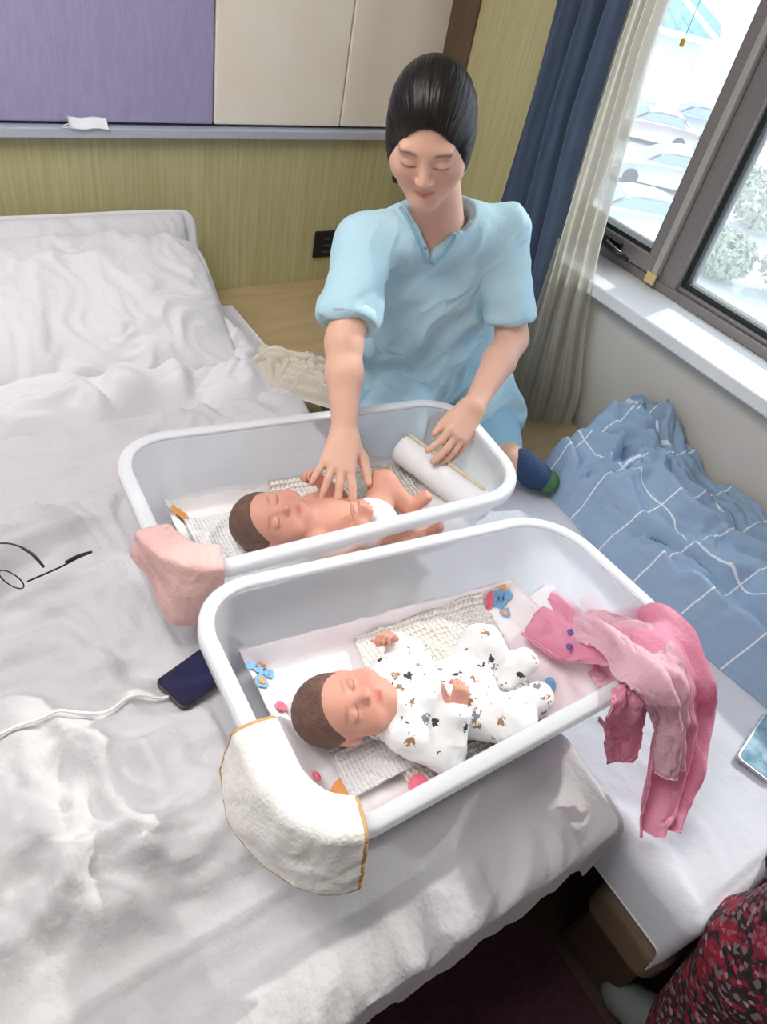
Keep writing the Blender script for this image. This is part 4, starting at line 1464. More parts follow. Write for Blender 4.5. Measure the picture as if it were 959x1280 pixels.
def hand_sdf(f, wrist, Fd, Nb, Td, curls, spread=0.0, s=1.0, thumb=(.5, .75, -.35), lens=(.070, .078, .073, .057), fore=None):
    """Fd finger direction, Nb back-of-hand normal, Td thumb-side direction (unit vectors)"""
    w = np.array(wrist, float)
    Fd = np.array(Fd, float) / np.linalg.norm(Fd)
    Nb = np.array(Nb, float) - Fd * (np.array(Nb) @ Fd); Nb /= np.linalg.norm(Nb)
    T = np.array(Td, float) - Fd * (np.array(Td) @ Fd) - Nb * (np.array(Td) @ Nb); T /= np.linalg.norm(T)
    lat = [.0285, .0095, -.0095, -.0275]; ln = [.084, .087, .082, .074]
    kn = [w + s * (Fd * ln[i] + T * lat[i] + Nb * (.003 if i in (1, 2) else 0)) for i in range(4)]
    for i in range(4):
        f.cone(w + T * lat[i] * .55 * s + Fd * .004 * s, kn[i], .0165 * s, .0118 * s, .014 * s)
    tips = []
    for i in range(4):
        a = kn[i]
        ang = 0.0
        lat_ang = spread * (1.5 - i) / 1.5
        d0 = Fd * math.cos(lat_ang) + T * math.sin(lat_ang)
        r = [.0098 * s, .0088 * s, .0078 * s, .0066 * s]
        if i == 3:
            r = [x * .88 for x in r]
        for j, fr_ in enumerate((.45, .30, .25)):
            ang += curls[i][j]
            d = d0 * math.cos(ang) - Nb * math.sin(ang)
            b = a + d * lens[i] * fr_ * s
            f.cone(a, b, r[j], r[j + 1], .0035 * s)
            a = b
        tips.append((a, d))
    t0 = w + s * (Fd * .018 + T * .020 - Nb * .004)
    td = Fd * thumb[0] + T * thumb[1] + Nb * thumb[2]; td /= np.linalg.norm(td)
    t1 = t0 + td * .038 * s
    td2 = td * .75 + Fd * .65; td2 /= np.linalg.norm(td2)
    t2 = t1 + td2 * .030 * s
    t3 = t2 + (td2 * .9 + Fd * .3) / np.linalg.norm(td2 * .9 + Fd * .3) * .024 * s
    f.cone(t0, t1, .0165 * s, .0120 * s, .012 * s)
    f.cone(t1, t2, .0118 * s, .0100 * s, .004 * s)
    f.cone(t2, t3, .0100 * s, .0078 * s, .004 * s)
    return tips


SKIN = np.array(rgb('#e3b49d')[:3]); LIP = np.array(rgb('#c9746c')[:3]); BROW = np.array(rgb('#4a3a36')[:3])
M_skin = pmat('skin', '#e3b49d', 0.5, attr='Col', sss=0.12, bump=0.04, bscale=400, spec=0.35)

# ------------------------------------------------------------------ nurse
HC = W(538, 170, y=1.165)                     # head centre
hdir = np.array([-.60, -.80, 0]); hdir /= np.linalg.norm(hdir)
pit = math.radians(23)
HS = .955
HR = frame(hdir * math.cos(pit) - np.array([0, 0, math.sin(pit)]), (0, 0, 1), math.radians(-8))
SH_R = W(456, 304, y=1.250); SH_L = W(630, 290, y=1.185)
NB = (SH_R + SH_L) / 2 + np.array([0.0, -.005, .035])
EL_R = W(430, 428, y=1.105); WR_R = W(431, 542, y=.975)
EL_L = W(640, 424, y=1.075); WR_L = W(592, 508, y=.945)
HIP = W(528, 515, y=1.40); WA = W(530, 430, y=1.34); CH = W(535, 345, y=1.285)
HIP[2] = .60
KN_L = np.array([1.345, 1.165, .545]); AN_L = np.array([1.285, 1.045, .525])
KN_R = np.array([1.0, 1.20, .56])
TO_L = W(684, 602, z=.50)
HE_L = W(640, 578, z=.535)
f = Field((0.58, 0.80, 0.40), (1.66, 1.66, 1.50), 0.0034)
head_sdf(f, HC, HR, HS)
neck_top = HC + HR @ np.array([0, -.035, -.055])
f.cone(neck_top, NB + np.array([0, 0, -.02]), .052, .056, .03)
tr_dir = (SH_L - SH_R) / np.linalg.norm(SH_L - SH_R)
for S_ in (SH_R, SH_L):
    f.cone(NB + np.array([0, .012, -.03]), S_ + np.array([0, .005, -.01]), .040, .036, .03)
tdw = np.array([-.25, -.97, 0]); tdw /= np.linalg.norm(tdw)
TR = np.stack([np.cross(tdw, [0, 0, 1]), tdw, [0, 0, 1]], 1)
f.ell(CH + np.array([0, 0, .02]), (.145, .090, .125), TR, .04)
f.ell(WA, (.135, .095, .12), TR, .05)
f.ell(HIP, (.160, .120, .12), TR, .05)
for S_, E_, W_, sg in ((SH_R, EL_R, WR_R, 1), (SH_L, EL_L, WR_L, -1)):
    mid = S_ * .45 + E_ * .55
    f.chain([S_, mid, E_], [.049, .044, .038], .03)
    fm = E_ * .65 + W_ * .35
    f.chain([E_, fm, W_], [.038, .038, .0245], .015)
f.chain([HIP + TR @ np.array([.07, 0, -.03]), KN_R + np.array([0, 0, -.01]), KN_R + np.array([0, .21, -.085])], [.080, .052, .042], .03)
f.chain([HIP + TR @ np.array([-.07, 0, -.03]), KN_L, AN_L, HE_L], [.085, .06, .042, .036], .03)
f.chain([HE_L, TO_L], [.034, .026], .02)
# right hand: laid on the bare baby, fingers towards the camera side
hR = W(418, 600, y=.895) - WR_R
c_rel = [(.10, .20, .18)] * 4
tipsR = hand_sdf(f, WR_R, hR, np.array([-.25, -.45, .85]), np.array([.9, -.15, .2]), [(.05, .30, .20), (.10, .30, .20), (.15, .30, .20), (.05, .25, .2)], .30, .98)
# left hand: hanging relaxed over the tub
hL = W(562, 566, y=.890) - WR_L
tipsL = hand_sdf(f, WR_L, hL, np.array([.15, -.70, .55]), np.array([-.95, -.2, .0]), [(.20, .25, .2), (.15, .25, .2), (.18, .28, .2), (.25, .3, .2)], .14, .98, thumb=(.9, .38, -.3))
nurse = thing('person', (float(HIP[0]), float(HIP[1]), .41), 'person in light blue V-neck tunic kneeling behind the tub, looking down', 'person')


def refine_face(V, F):
    q = (V - HC) @ HR
    m = (q[:, 1] > .045) & (np.linalg.norm(q, axis=1) < .15) & (q[:, 2] < .07)
    fm = m[F].all(1)
    bmq = bmesh.new()
    vs = [bmq.verts.new(v) for v in V]
    fs = [bmq.faces.new([vs[i] for i in fc]) for fc in F]
    sel = set()
    for i in np.nonzero(fm)[0]:
        sel.update(fs[i].edges)
    bmesh.ops.subdivide_edges(bmq, edges=list(sel), cuts=1, use_grid_fill=True, smooth=0.0)
    bmq.verts.index_update()
    V2 = np.array([v.co[:] for v in bmq.verts]); F2 = [[v.index for v in fc.verts] for fc in bmq.faces]
    bmq.free()
    return V2, F2


field_obj('body', f, M_skin, nurse, it=2, post=refine_face, colf=lambda V: face_cols(V, HC, HR, HS, SKIN, LIP, BROW))

# hair
m, n, out = new_mat('black_hair')
b = N(n, 'ShaderNodeBsdfPrincipled'); b.inputs['Roughness'].default_value = 0.36; b.inputs['Specular IOR Level'].default_value = 0.3; b.inputs['Base Color'].default_value = rgb('#15110e')
at_ = N(n, 'ShaderNodeAttribute', attribute_name='strand')
mp = N(n, 'ShaderNodeMapping'); mp.inputs['Scale'].default_value = (260, 18, 18); n.links.new(at_.outputs['Vector'], mp.inputs[0])
nz = N(n, 'ShaderNodeTexNoise', i_Scale=1.0, i_Detail=3.0); n.links.new(mp.outputs[0], nz.inputs['Vector'])
bp = N(n, 'ShaderNodeBump', i_Strength=0.9, i_Distance=0.004); n.links.new(nz.outputs['Fac'], bp.inputs['Height']); n.links.new(bp.outputs[0], b.inputs['Normal'])
rp = N(n, 'ShaderNodeValToRGB'); rp.color_ramp.elements[0].color = rgb('#0d0b0a'); rp.color_ramp.elements[1].color = rgb('#231b16'); n.links.new(nz.outputs['Fac'], rp.inputs[0]); n.links.new(rp.outputs[0], b.inputs['Base Color'])
n.links.new(b.outputs[0], out.inputs[0])
M_hair = m


def strands(o, C, R):
    n_ = len(o.data.vertices)
    V = np.zeros(n_ * 3); o.data.vertices.foreach_get('co', V); V = V.reshape(-1, 3)
    q = (V - C) @ R
    a = o.data.attributes.new('strand', 'FLOAT_VECTOR', 'POINT')
    A = np.stack([.09 * np.arctan2(q[:, 0], q[:, 2] + .05), q[:, 1], q[:, 2]], 1)
    a.data.foreach_set('vector', A.ravel())




def hair_P(x, y, z):
    return HC + HR @ (np.array([x, y, z]) * .98)


f = Field(HC - np.array([.2, .2, .26]), HC + np.array([.2, .2, .18]), 0.003)
f.ell(hair_P(0, -.020, .036), np.array((.083, .101, .092)) * .98, HR, .01)
f.ell(hair_P(0, -.050, -.005), np.array((.078, .075, .080)) * .98, HR, .03)
for q in (-1, 1):
    f.ell(hair_P(q * .064, .004, -.012), np.array((.020, .046, .052)) * .98, HR, .02)      # hair combed back over the temples
f.ell(hair_P(0, .102, -.048), np.array((.070, .092, .120)) * .98, HR, .008, 'sub')        # face opening
f.cone(hair_P(0, .09, .115), hair_P(0, -.03, .134), .006, .006, .006, 'sub')            # centre parting
for q in (-1, 1):
    f.ell(hair_P(q * .080, .0, -.036), np.array((.020, .018, .018)) * .98, HR, .006, 'sub')   # ear lobes free
f.chain([hair_P(0, -.105, -.02), hair_P(.010, -.125, -.06), hair_P(.045, -.105, -.12), hair_P(.072, -.075, -.165)], [.030, .032, .026, .012], .02)


def hair_disp(V, Nn):
    q = (V - HC) @ HR
    ang = np.arctan2(np.abs(q[:, 0]), q[:, 2])
    st = .09 * np.arctan2(q[:, 0], q[:, 2] + .05)
    return .0003 * np.sin(st * 420 + 3 * noise(q * 20)) + .0007 * noise(np.stack([st * 130, q[:, 1] * 10, q[:, 2] * 10], 1))


strands(field_obj('hair', f, M_hair, nurse, it=2, disp=hair_disp), HC, HR)

# tunic
M_tunic = pmat('light_blue_cotton', '#bbddea', 0.75, '#b3d8e7', 5.0, bump=0.15, bscale=160, sheen=0.15)
M_tunic2 = pmat('light_blue_trousers', '#9cc8de', 0.75, '#94c0d8', 5.0, bump=0.15, bscale=160)
f = Field((0.66, 0.98, 0.40), (1.66, 1.66, 1.32), 0.0042)
for S_ in (SH_R, SH_L):
    f.cone(NB + np.array([0, .006, -.012]), S_, .060, .052, .03)
f.ell(CH + np.array([0, 0, .025]), (.186, .116, .152), TR, .05)
f.ell((CH + WA) / 2, (.176, .124, .15), TR, .09)
f.ell(WA, (.172, .128, .16), TR, .09)
f.ell(HIP + np.array([0, 0, .02]), (.190, .150, .14), TR, .06)
for S_, E_ in ((SH_R, EL_R), (SH_L, EL_L)):
    e = S_ + (E_ - S_) * .74
    f.cone(S_, e, .052, .056, .03)
# skirt of the tunic spread over the thighs
f.chain([HIP + TR @ np.array([.06, .02, -.01]), KN_R + np.array([0, .0, .01])], [.11, .075], .05)
f.chain([HIP + TR @ np.array([-.06, .02, -.01]), KN_L + np.array([-.005, .0, .01])], [.12, .085], .05)
# neck hole and V opening
f.cone(neck_top, NB + np.array([0, 0, .025]), .060, .062, .004, 'sub')
Vtip = W(537, 326, y=1.175); Va = W(500, 232, y=1.19); Vb = W(596, 226, y=1.17)
cpos = np.array([0, 0, CAMZ])
vp = (Vtip + Va + Vb) / 3


def vsdf(X, Y, Z):
    # wedge through the chest along the facing direction
    qx = (X - Vtip[0]) * TR[0, 0] + (Y - Vtip[1]) * TR[1, 0]
    qf = (X - Vtip[0]) * TR[0, 1] + (Y - Vtip[1]) * TR[1, 1]
    qz = Z - Vtip[2]
    xm = qz * ((Va + Vb) / 2 - Vtip) @ TR[:, 0] / (((Va + Vb) / 2 - Vtip)[2]) if False else qz * 0
    half = qz * 0.58
    return np.maximum(np.maximum(np.abs(qx - qz * VT) - half, -qz), np.abs(qf + .02) - .125) * .9


VT = float(((Va + Vb) / 2 - Vtip) @ TR[:, 0] / ((Va + Vb) / 2 - Vtip)[2])
f.func(Vtip - np.array([.18, .18, .0]), Vtip + np.array([.18, .18, .2]), vsdf, .002, 'sub')
# cut sleeve ends flat
for S_, E_ in ((SH_R, EL_R), (SH_L, EL_L)):
    d = (E_ - S_) / np.linalg.norm(E_ - S_); e = S_ + (E_ - S_) * .80
    lo_, hi_ = e - .13, e + .13
    def cut(X, Y, Z, e=e, d=d):
        ax = (X - e[0]) * d[0] + (Y - e[1]) * d[1] + (Z - e[2]) * d[2]
        rad = np.sqrt(np.maximum((X - e[0]) ** 2 + (Y - e[1]) ** 2 + (Z - e[2]) ** 2 - ax ** 2, 0))
        return np.maximum(-ax, rad - .085)
    f.func(lo_, hi_, cut, .002, 'sub')


def tunic_disp(V, Nn):
    q = (V - CH) @ TR
    fold = np.sin(q[:, 0] * 42 + 18 * q[:, 2] + 3.5 * noise(V * 7)) * sstep(.12, -.1, q[:, 2])
    diag = ridge(np.stack([(q[:, 0] + .6 * q[:, 2]) * 9, q[:, 1] * 3, (q[:, 2] - .5 * q[:, 0]) * 3.0], 1) + .7 * fbm(V * 6, 2)[:, None], 2)
    low = sstep(1.15, .75, V[:, 2])
    return .0085 * fold * low + .018 * (diag - .35) * (.40 + .60 * low) + .006 * noise(V * 14) + .003 * noise(V * 30)


tun = field_obj('tunic', f, M_tunic, nurse, it=2, disp=tunic_disp)
from mathutils.bvhtree import BVHTree
tb = BVHTree.FromPolygons([v.co.copy() for v in tun.data.vertices], [tuple(p.vertices) for p in tun.data.polygons])
M_band = pmat('blue_neck_binding', '#8fc0d8', 0.7)
for q in (-1, 1):
    band = []
    for zq in np.linspace(0.0, .20, 26):
        base = Vtip + TR[:, 0] * (zq * VT + q * (zq * .58 + .005)) + np.array([0, 0, zq - .004])
        hit = tb.ray_cast(Vector(base + TR[:, 1] * .3), Vector(-TR[:, 1]), .6)
        if hit[0] is not None and (not band or (hit[0] - Vector(band[-1])).length < .035):
            band.append(np.array(hit[0]) + np.array(hit[1]) * .001)
    if len(band) > 3:
        tube('neck_binding', np.array(band), .0042, M_band, nurse, 8)
# rolled cuffs of the short sleeves
for S_, E_ in ((SH_R, EL_R), (SH_L, EL_L)):
    d = E_ - S_
    pts = [S_ + d * t for t in (.70, .705, .80, .815, .80, .70)]
    rr = [.055, .0600, .0625, .059, .055, .050]
    R_ = []
    dn = d / np.linalg.norm(d)
    s1 = np.cross(dn, [0, 1, 0]); s1 /= np.linalg.norm(s1); s2 = np.cross(dn, s1)
    a = np.linspace(0, 2 * math.pi, 40, endpoint=False)
    for p_, r_ in zip(pts, rr):
        R_.append(p_ + r_ * (np.cos(a)[:, None] * s1 + np.sin(a)[:, None] * s2))
    grid_obj('cuff', np.array(R_), M_tunic, nurse, closed_u=True, closed_v=True)

# trousers and sock
f = Field((0.80, 0.95, 0.40), (1.60, 1.66, .80), 0.005)
f.chain([HIP + TR @ np.array([-.07, 0, -.03]), KN_L, AN_L + (HE_L - AN_L) * .2], [.095, .068, .050], .03)
f.chain([HIP + TR @ np.array([.07, 0, -.03]), KN_R + np.array([0, 0, -.01]), KN_R + np.array([0, .25, -.09])], [.095, .068, .056], .03)
field_obj('trousers', f, M_tunic2, nurse, it=2, disp=lambda V, Nn: .004 * noise(V * 18))
M_sock = pmat('sock', '#2c4063', 0.9, attr='Col', bump=0.4, bscale=300)
f = Field(TO_L - .22, TO_L + .22, .003)
HE2 = HE_L + (TO_L - HE_L) * .22
f.chain([HE2 + np.array([.0, .0, .012]), HE2 * .5 + TO_L * .5, TO_L], [.040, .038, .033], .012)
f.cone(HE_L, HE_L + (TO_L - HE_L) * .05, .002, .002, .0)
SNV = np.array(rgb('#2c4468')[:3]); SGR = np.array(rgb('#4f7a4e')[:3])


def sock_col(V):
    t = (V - HE_L) @ (TO_L - HE_L) / ((TO_L - HE_L) @ (TO_L - HE_L))
    w = sstep(.88, .94, t)[:, None]
    return SNV * (1 - w) + SGR * w


field_obj('sock', f, M_sock, nurse, it=2, colf=sock_col, disp=lambda V, Nn: .0015 * noise(V * 60))

# ------------------------------------------------------------------ babies
BSK = np.array(rgb('#d99f8b')[:3]); BLIP = np.array(rgb('#c4605c')[:3]); BBROW = np.array(rgb('#6b4a40')[:3])
M_bskin = pmat('baby_skin', '#d99f8b', 0.5, attr='Col', sss=0.15, bump=0.03, bscale=400, spec=0.3)
M_bhair = pmat('fine_brown_hair', '#6a4c40', 0.6, '#7d5c4e', 60, bump=0.6, bscale=140, bstretch=(1, 3, 3))


def baby(Hc, body_dir, face_n, label, dressed, zf, bend):
    Hc = np.array(Hc, float)
    d = np.array([body_dir[0], body_dir[1], 0.0]); d /= np.linalg.norm(d)
    side = np.array([-d[1], d[0], 0])
    R = frame(np.array(face_n, float), -d)
    s = .66
    t = thing('baby', (float(Hc[0] + d[0] * .12), float(Hc[1] + d[1] * .12), zf), label, 'baby')
    up = np.array([0, 0, 1.0])
    def B(a, b_, c):
        return Hc * np.array([1, 1, 0]) + d * a + side * b_ + up * (zf + c)
    pts = dict(neck=B(.062, 0, .048), chest=B(.112, 0, .050), belly=B(.165, 0, .048), hip=B(.215, 0, .046))
    hands = []
    def build(f, grow=0.0, limbs=True):
        f.cone(pts['neck'], pts['chest'], .034 + grow, .046 + grow, .03)
        f.ell(pts['chest'], np.array((.062, .058, .042)) + grow, np.stack([d, side, up], 1), .03)
        f.ell(pts['belly'], np.array((.060, .056, .044)) + grow, np.stack([d, side, up], 1), .03)
        f.ell(pts['hip'], np.array((.050, .056, .042)) + grow, np.stack([d, side, up], 1), .03)
    f = Field(Hc - np.array([.12, .22, .12]), Hc + np.array([.42, .2, .14]), .0025)
    head_sdf(f, Hc, R, s, True)
    f.cone(Hc + d * .03, pts['neck'] + d * .01, .034, .036, .02)
    build(f)
    arms = []
    for q in (-1, 1):
        sh = B(.090, q * .054, .055); e = B(.150, q * .088, .042); w = B(.118, q * .098, .075) if q > 0 else B(.168, q * .050, .098)
        arms.append((sh, e, w))
        f.chain([sh, e, w], [.024, .021, .015], .012)
        Fd = (w - e) / np.linalg.norm(w - e)
        hand_sdf(f, w, Fd, side * q * .6 + up * .5, -d, [(.9, .9, .6)] * 4, .05, .40)
    legs = []
    for q in (-1, 1):
        h = B(.225, q * .032, .048); kn = B(.262, q * .072, .090 + bend); an = B(.300, q * .035, .045)
        if not dressed:
            kn = B(.245, q * .085, .085); an = B(.300, q * .045, .050)
        legs.append((h, kn, an))
        f.chain([h, kn, an], [.034, .027, .018], .015)
        toe = an + d * .030 + up * .028
        f.chain([an, toe], [.017, .014], .008)
        for k in range(5):
            c_ = toe + side * q * (.010 - .005 * k) * -1 + up * .008
            f.ell(c_, (.0045, .0045, .0045), None, .003)
    field_obj('body', f, M_bskin, t, it=2, colf=lambda V: face_cols(V, Hc, R, s, BSK, BLIP, BBROW, True))
    # hair cap
    f = Field(Hc - .11, Hc + .11, .0025)
    f.ell(Hc + R @ (np.array((0, -.016, .030)) * s), np.array((.0855, .1025, .0875)) * s, R, .0)
    f.ell(Hc + R @ (np.array((0, .095, -.045)) * s), np.array((.100, .108, .118)) * s, R, .008, 'sub')
    f.ell(Hc + R @ (np.array((0, -.01, -.125)) * s), np.array((.14, .15, .080)) * s, R, .008, 'sub')
    field_obj('hair', f, M_bhair, t, it=1, disp=lambda V, Nn: .0012 * noise(V * np.array([90, 240, 240])))
    return t, B, build, arms, legs, d, side, up, pts, Hc


HA = W(338, 650, z=.668)
tA, BA, buildA, armsA, legsA, dA, sA_, upA, ptsA, _ = baby(HA, (.86, -.30), (-.05, -.45, .9), 'bare newborn baby lying on its back under the person\'s hand', False, .600, .0)
M_diaper = pmat('white_diaper', '#f1efee', 0.85, bump=0.25, bscale=90)
f = Field(HA - np.array([.12, .22, .12]), HA + np.array([.42, .2, .14]), .003)
f.ell(BA(.212, 0, .047), (.052, .065, .050), np.stack([dA, sA_, upA], 1), .01)
for (h, kn, an) in legsA:
    f.cone(h + (kn - h) * .45, kn + (kn - h) * .2, .036, .036, .003, 'sub')
field_obj('diaper', f, M_diaper, tA, it=2, disp=lambda V, Nn: .0015 * noise(V * 60))

HB = W(428, 884, z=.665)
tB, BB, buildB, armsB, legsB, dB, sB_, upB, ptsB, _ = baby(HB, (.95, -.30), (.02, -.35, .93), 'newborn baby in white printed clothes lying on its back in the tub', True, .600, -.01)
m, n, out = new_mat('printed_romper_fabric')
b = N(n, 'ShaderNodeBsdfPrincipled'); b.inputs['Roughness'].default_value = 0.85
tcn = N(n, 'ShaderNodeTexCoord')
vo = N(n, 'ShaderNodeTexVoronoi', i_Scale=34.0); n.links.new(tcn.outputs['Object'], vo.inputs['Vector'])
nz = N(n, 'ShaderNodeTexNoise', i_Scale=160.0, i_Detail=2.0); n.links.new(tcn.outputs['Object'], nz.inputs['Vector'])
ad = N(n, 'ShaderNodeMath', operation='ADD'); n.links.new(vo.outputs['Distance'], ad.inputs[0]); n.links.new(nz.outputs['Fac'], ad.inputs[1])
lt = N(n, 'ShaderNodeMath', operation='LESS_THAN'); lt.inputs[1].default_value = 0.70; n.links.new(ad.outputs[0], lt.inputs[0])
rp = N(n, 'ShaderNodeValToRGB'); rp.color_ramp.interpolation = 'CONSTANT'
rp.color_ramp.elements[0].color = rgb('#3d3d44'); rp.color_ramp.elements[1].position = .45; rp.color_ramp.elements[1].color = rgb('#a37a58')
e_ = rp.color_ramp.elements.new(.75); e_.color = rgb('#8b8d92')
n.links.new(vo.outputs['Color'], rp.inputs[0])
mc = N(n, 'ShaderNodeMixRGB'); n.links.new(lt.outputs[0], mc.inputs[0]); mc.inputs[1].default_value = rgb('#f2f1f1'); n.links.new(rp.outputs[0], mc.inputs[2])
n.links.new(mc.outputs[0], b.inputs['Base Color']); n.links.new(b.outputs[0], out.inputs[0])
M_romper = m
f = Field(HB - np.array([.12, .22, .12]), HB + np.array([.42, .2, .14]), .003)
buildB(f, .007)
for (sh, e, w) in armsB:
    f.chain([sh, e, w + (e - w) * .12], [.032, .029, .024], .012)
for (h, kn, an) in legsB:
    f.chain([h, kn, an, an + dB * .03 + upB * .03], [.042, .036, .027, .024], .015)
f.cone(HB + dB * .02, ptsB['neck'] - dB * .006, .045, .036, .004, 'sub')
field_obj('romper', f, M_romper, tB, it=2, disp=lambda V, Nn: .002 * noise(V * 45) + .0025 * (ridge(V * 22, 2) - .4))

# ------------------------------------------------------------------ second person standing at the end of the cot
M_floral = None
m, n, out = new_mat('floral_cotton')
b = N(n, 'ShaderNodeBsdfPrincipled'); b.inputs['Roughness'].default_value = 0.9
tcn = N(n, 'ShaderNodeTexCoord')
vo = N(n, 'ShaderNodeTexVoronoi', i_Scale=120.0); n.links.new(tcn.outputs['Object'], vo.inputs['Vector'])
rp = N(n, 'ShaderNodeValToRGB'); rp.color_ramp.interpolation = 'CONSTANT'
cols_ = [(0, '#241a1e'), (.28, '#3a2a2f'), (.45, '#7d6a70'), (.56, '#8f1f35'), (.70, '#2a2024'), (.82, '#b0848c'), (.90, '#c0304a')]
rp.color_ramp.elements[0].color = rgb(cols_[0][1]); rp.color_ramp.elements[1].position = cols_[1][0]; rp.color_ramp.elements[1].color = rgb(cols_[1][1])
for p_, c_ in cols_[2:]:
    e_ = rp.color_ramp.elements.new(p_); e_.color = rgb(c_)
n.links.new(vo.outputs['Color'], rp.inputs[0])
vo2 = N(n, 'ShaderNodeTexVoronoi', i_Scale=14.0); n.links.new(tcn.outputs['Object'], vo2.inputs['Vector'])
lt = N(n, 'ShaderNodeMath', operation='LESS_THAN'); lt.inputs[1].default_value = 0.30; n.links.new(vo2.outputs['Distance'], lt.inputs[0])
mm = N(n, 'ShaderNodeMath', operation='MULTIPLY'); mm.inputs[1].default_value = .55; n.links.new(lt.outputs[0], mm.inputs[0])
mc = N(n, 'ShaderNodeMixRGB'); n.links.new(mm.outputs[0], mc.inputs[0]); n.links.new(rp.outputs[0], mc.inputs[1]); mc.inputs[2].default_value = rgb('#a3243c')
n.links.new(mc.outputs[0], b.inputs['Base Color']); n.links.new(b.outputs[0], out.inputs[0])
M_floral = m
M_shoe = pmat('grey_slipper', '#6d726f', 0.9, '#616664', 20, bump=0.3, bscale=200)
M_lilac = pmat('lilac_cardigan', '#b9a3b0', 0.9, bump=0.3, bscale=150)
p2 = thing('person', (1.015, -.185, 0), 'person in dark red floral trousers and grey slippers standing by the cot', 'person')
O = np.array([1.015, -.185, 0.0])
fd = np.array([-.12, .99, 0]); fd /= np.linalg.norm(fd)
lf = np.array([-fd[1], fd[0], 0])           # the figure's left
def G2(a, b_, c):
    return O + fd * a + lf * b_ + np.array([0, 0, c])
legs2 = []
for q in (1, -1):
    legs2.append([G2(0, q * .09, .86), G2(.045, q * .100, .46), G2(.0, q * .105, .09), G2(.10, q * .115, .045)])
f = Field(O + np.array([-.42, -.42, 0.0]), O + np.array([.42, .42, 1.62]), .006)
for L in legs2:
    f.chain(L, [.085, .055, .038, .032], .03)
f.chain([G2(0, 0, .9), G2(.01, 0, 1.08), G2(0, 0, 1.26)], [.13, .115, .12], .06)
head2 = G2(.05, 0, 1.49)
R2 = frame(fd * .9 + lf * .25 + np.array([0, 0, -.45]))
head_sdf(f, head2, R2, .97)
f.cone(G2(0, 0, 1.30), head2 - np.array([0, 0, .06]), .055, .05, .03)
arm2 = []
for q in (1, -1):
    A = [G2(0, q * .165, 1.28), G2(-.02, q * .205, 1.02), G2(.165, q * .085, 1.03)]
    arm2.append(A)
    f.cone(G2(0, 0, 1.29), A[0], .05, .048, .04)
    f.chain(A, [.047, .038, .026], .02)
    hand_sdf(f, A[2], -lf * q + fd * .35, fd, np.array([0, 0, 1.0]), [(.25, .3, .2)] * 4, .05, .95)
field_obj('body', f, M_skin, p2, it=2, colf=lambda V: face_cols(V, head2, R2, .97, SKIN, LIP, BROW))
f = Field(O + np.array([-.42, -.42, 0.0]), O + np.array([.42, .42, 1.05]), .006)
for L in legs2:
    f.chain([L[0], L[1], L[2] + np.array([0, 0, .0])], [.110, .095, .082], .03)
f.cone(G2(0, 0, .90), G2(0, 0, .98), .15, .14, .05)
field_obj('trousers', f, M_floral, p2, it=2, disp=lambda V, Nn: .007 * noise(V * 14) + .006 * (ridge(V * np.array([9, 9, 4]), 2) - .4))
f = Field(O + np.array([-.42, -.42, .78]), O + np.array([.42, .42, 1.45]), .006)
f.chain([G2(0, 0, .92), G2(.01, 0, 1.10), G2(0, 0, 1.27)], [.155, .14, .14], .06)
for A in arm2:
    f.cone(G2(0, 0, 1.28), A[0], .062, .060, .04)
    f.chain([A[0], A[1], A[1] + (A[2] - A[1]) * .85], [.060, .052, .042], .02)
f.cone(G2(.02, 0, 1.42), G2(.01, 0, 1.30), .075, .060, .01, 'sub')
field_obj('cardigan', f, M_lilac, p2, it=2, disp=lambda V, Nn: .006 * noise(V * 16))
f = Field(head2 - .18, head2 + .18, .004)
f.ell(head2 + R2 @ np.array((0, -.02, .036)), (.084, .102, .093), R2, .01)
f.ell(head2 + R2 @ np.array((0, -.05, -.02)), (.080, .075, .085), R2, .03)
f.ell(head2 + R2 @ np.array((0, .108, -.040)), (.083, .092, .112), R2, .010, 'sub')
strands(field_obj('hair', f, M_hair, p2, it=1), head2, R2)
for L in legs2:
    f = Field(L[2] - np.array([.2, .2, .12]), L[2] + np.array([.2, .22, .12]), .004)
    a, b_ = L[2] * np.array([1, 1, 0]) + np.array([0, 0, .045]), L[3] * np.array([1, 1, 0]) + fd * .03 + np.array([0, 0, .042])
    f.chain([a - fd * .03, (a + b_) / 2 + np.array([0, 0, .012]), b_], [.043, .047, .041], .01)
    f.func(L[2] - np.array([.2, .2, .12]), L[2] + np.array([.2, .22, -.074]), lambda X, Y, Z: (Z - .0125) + 0 * X + 0 * Y, .004, 'sub')
    so = field_obj('slipper', f, M_shoe, p2, it=2)

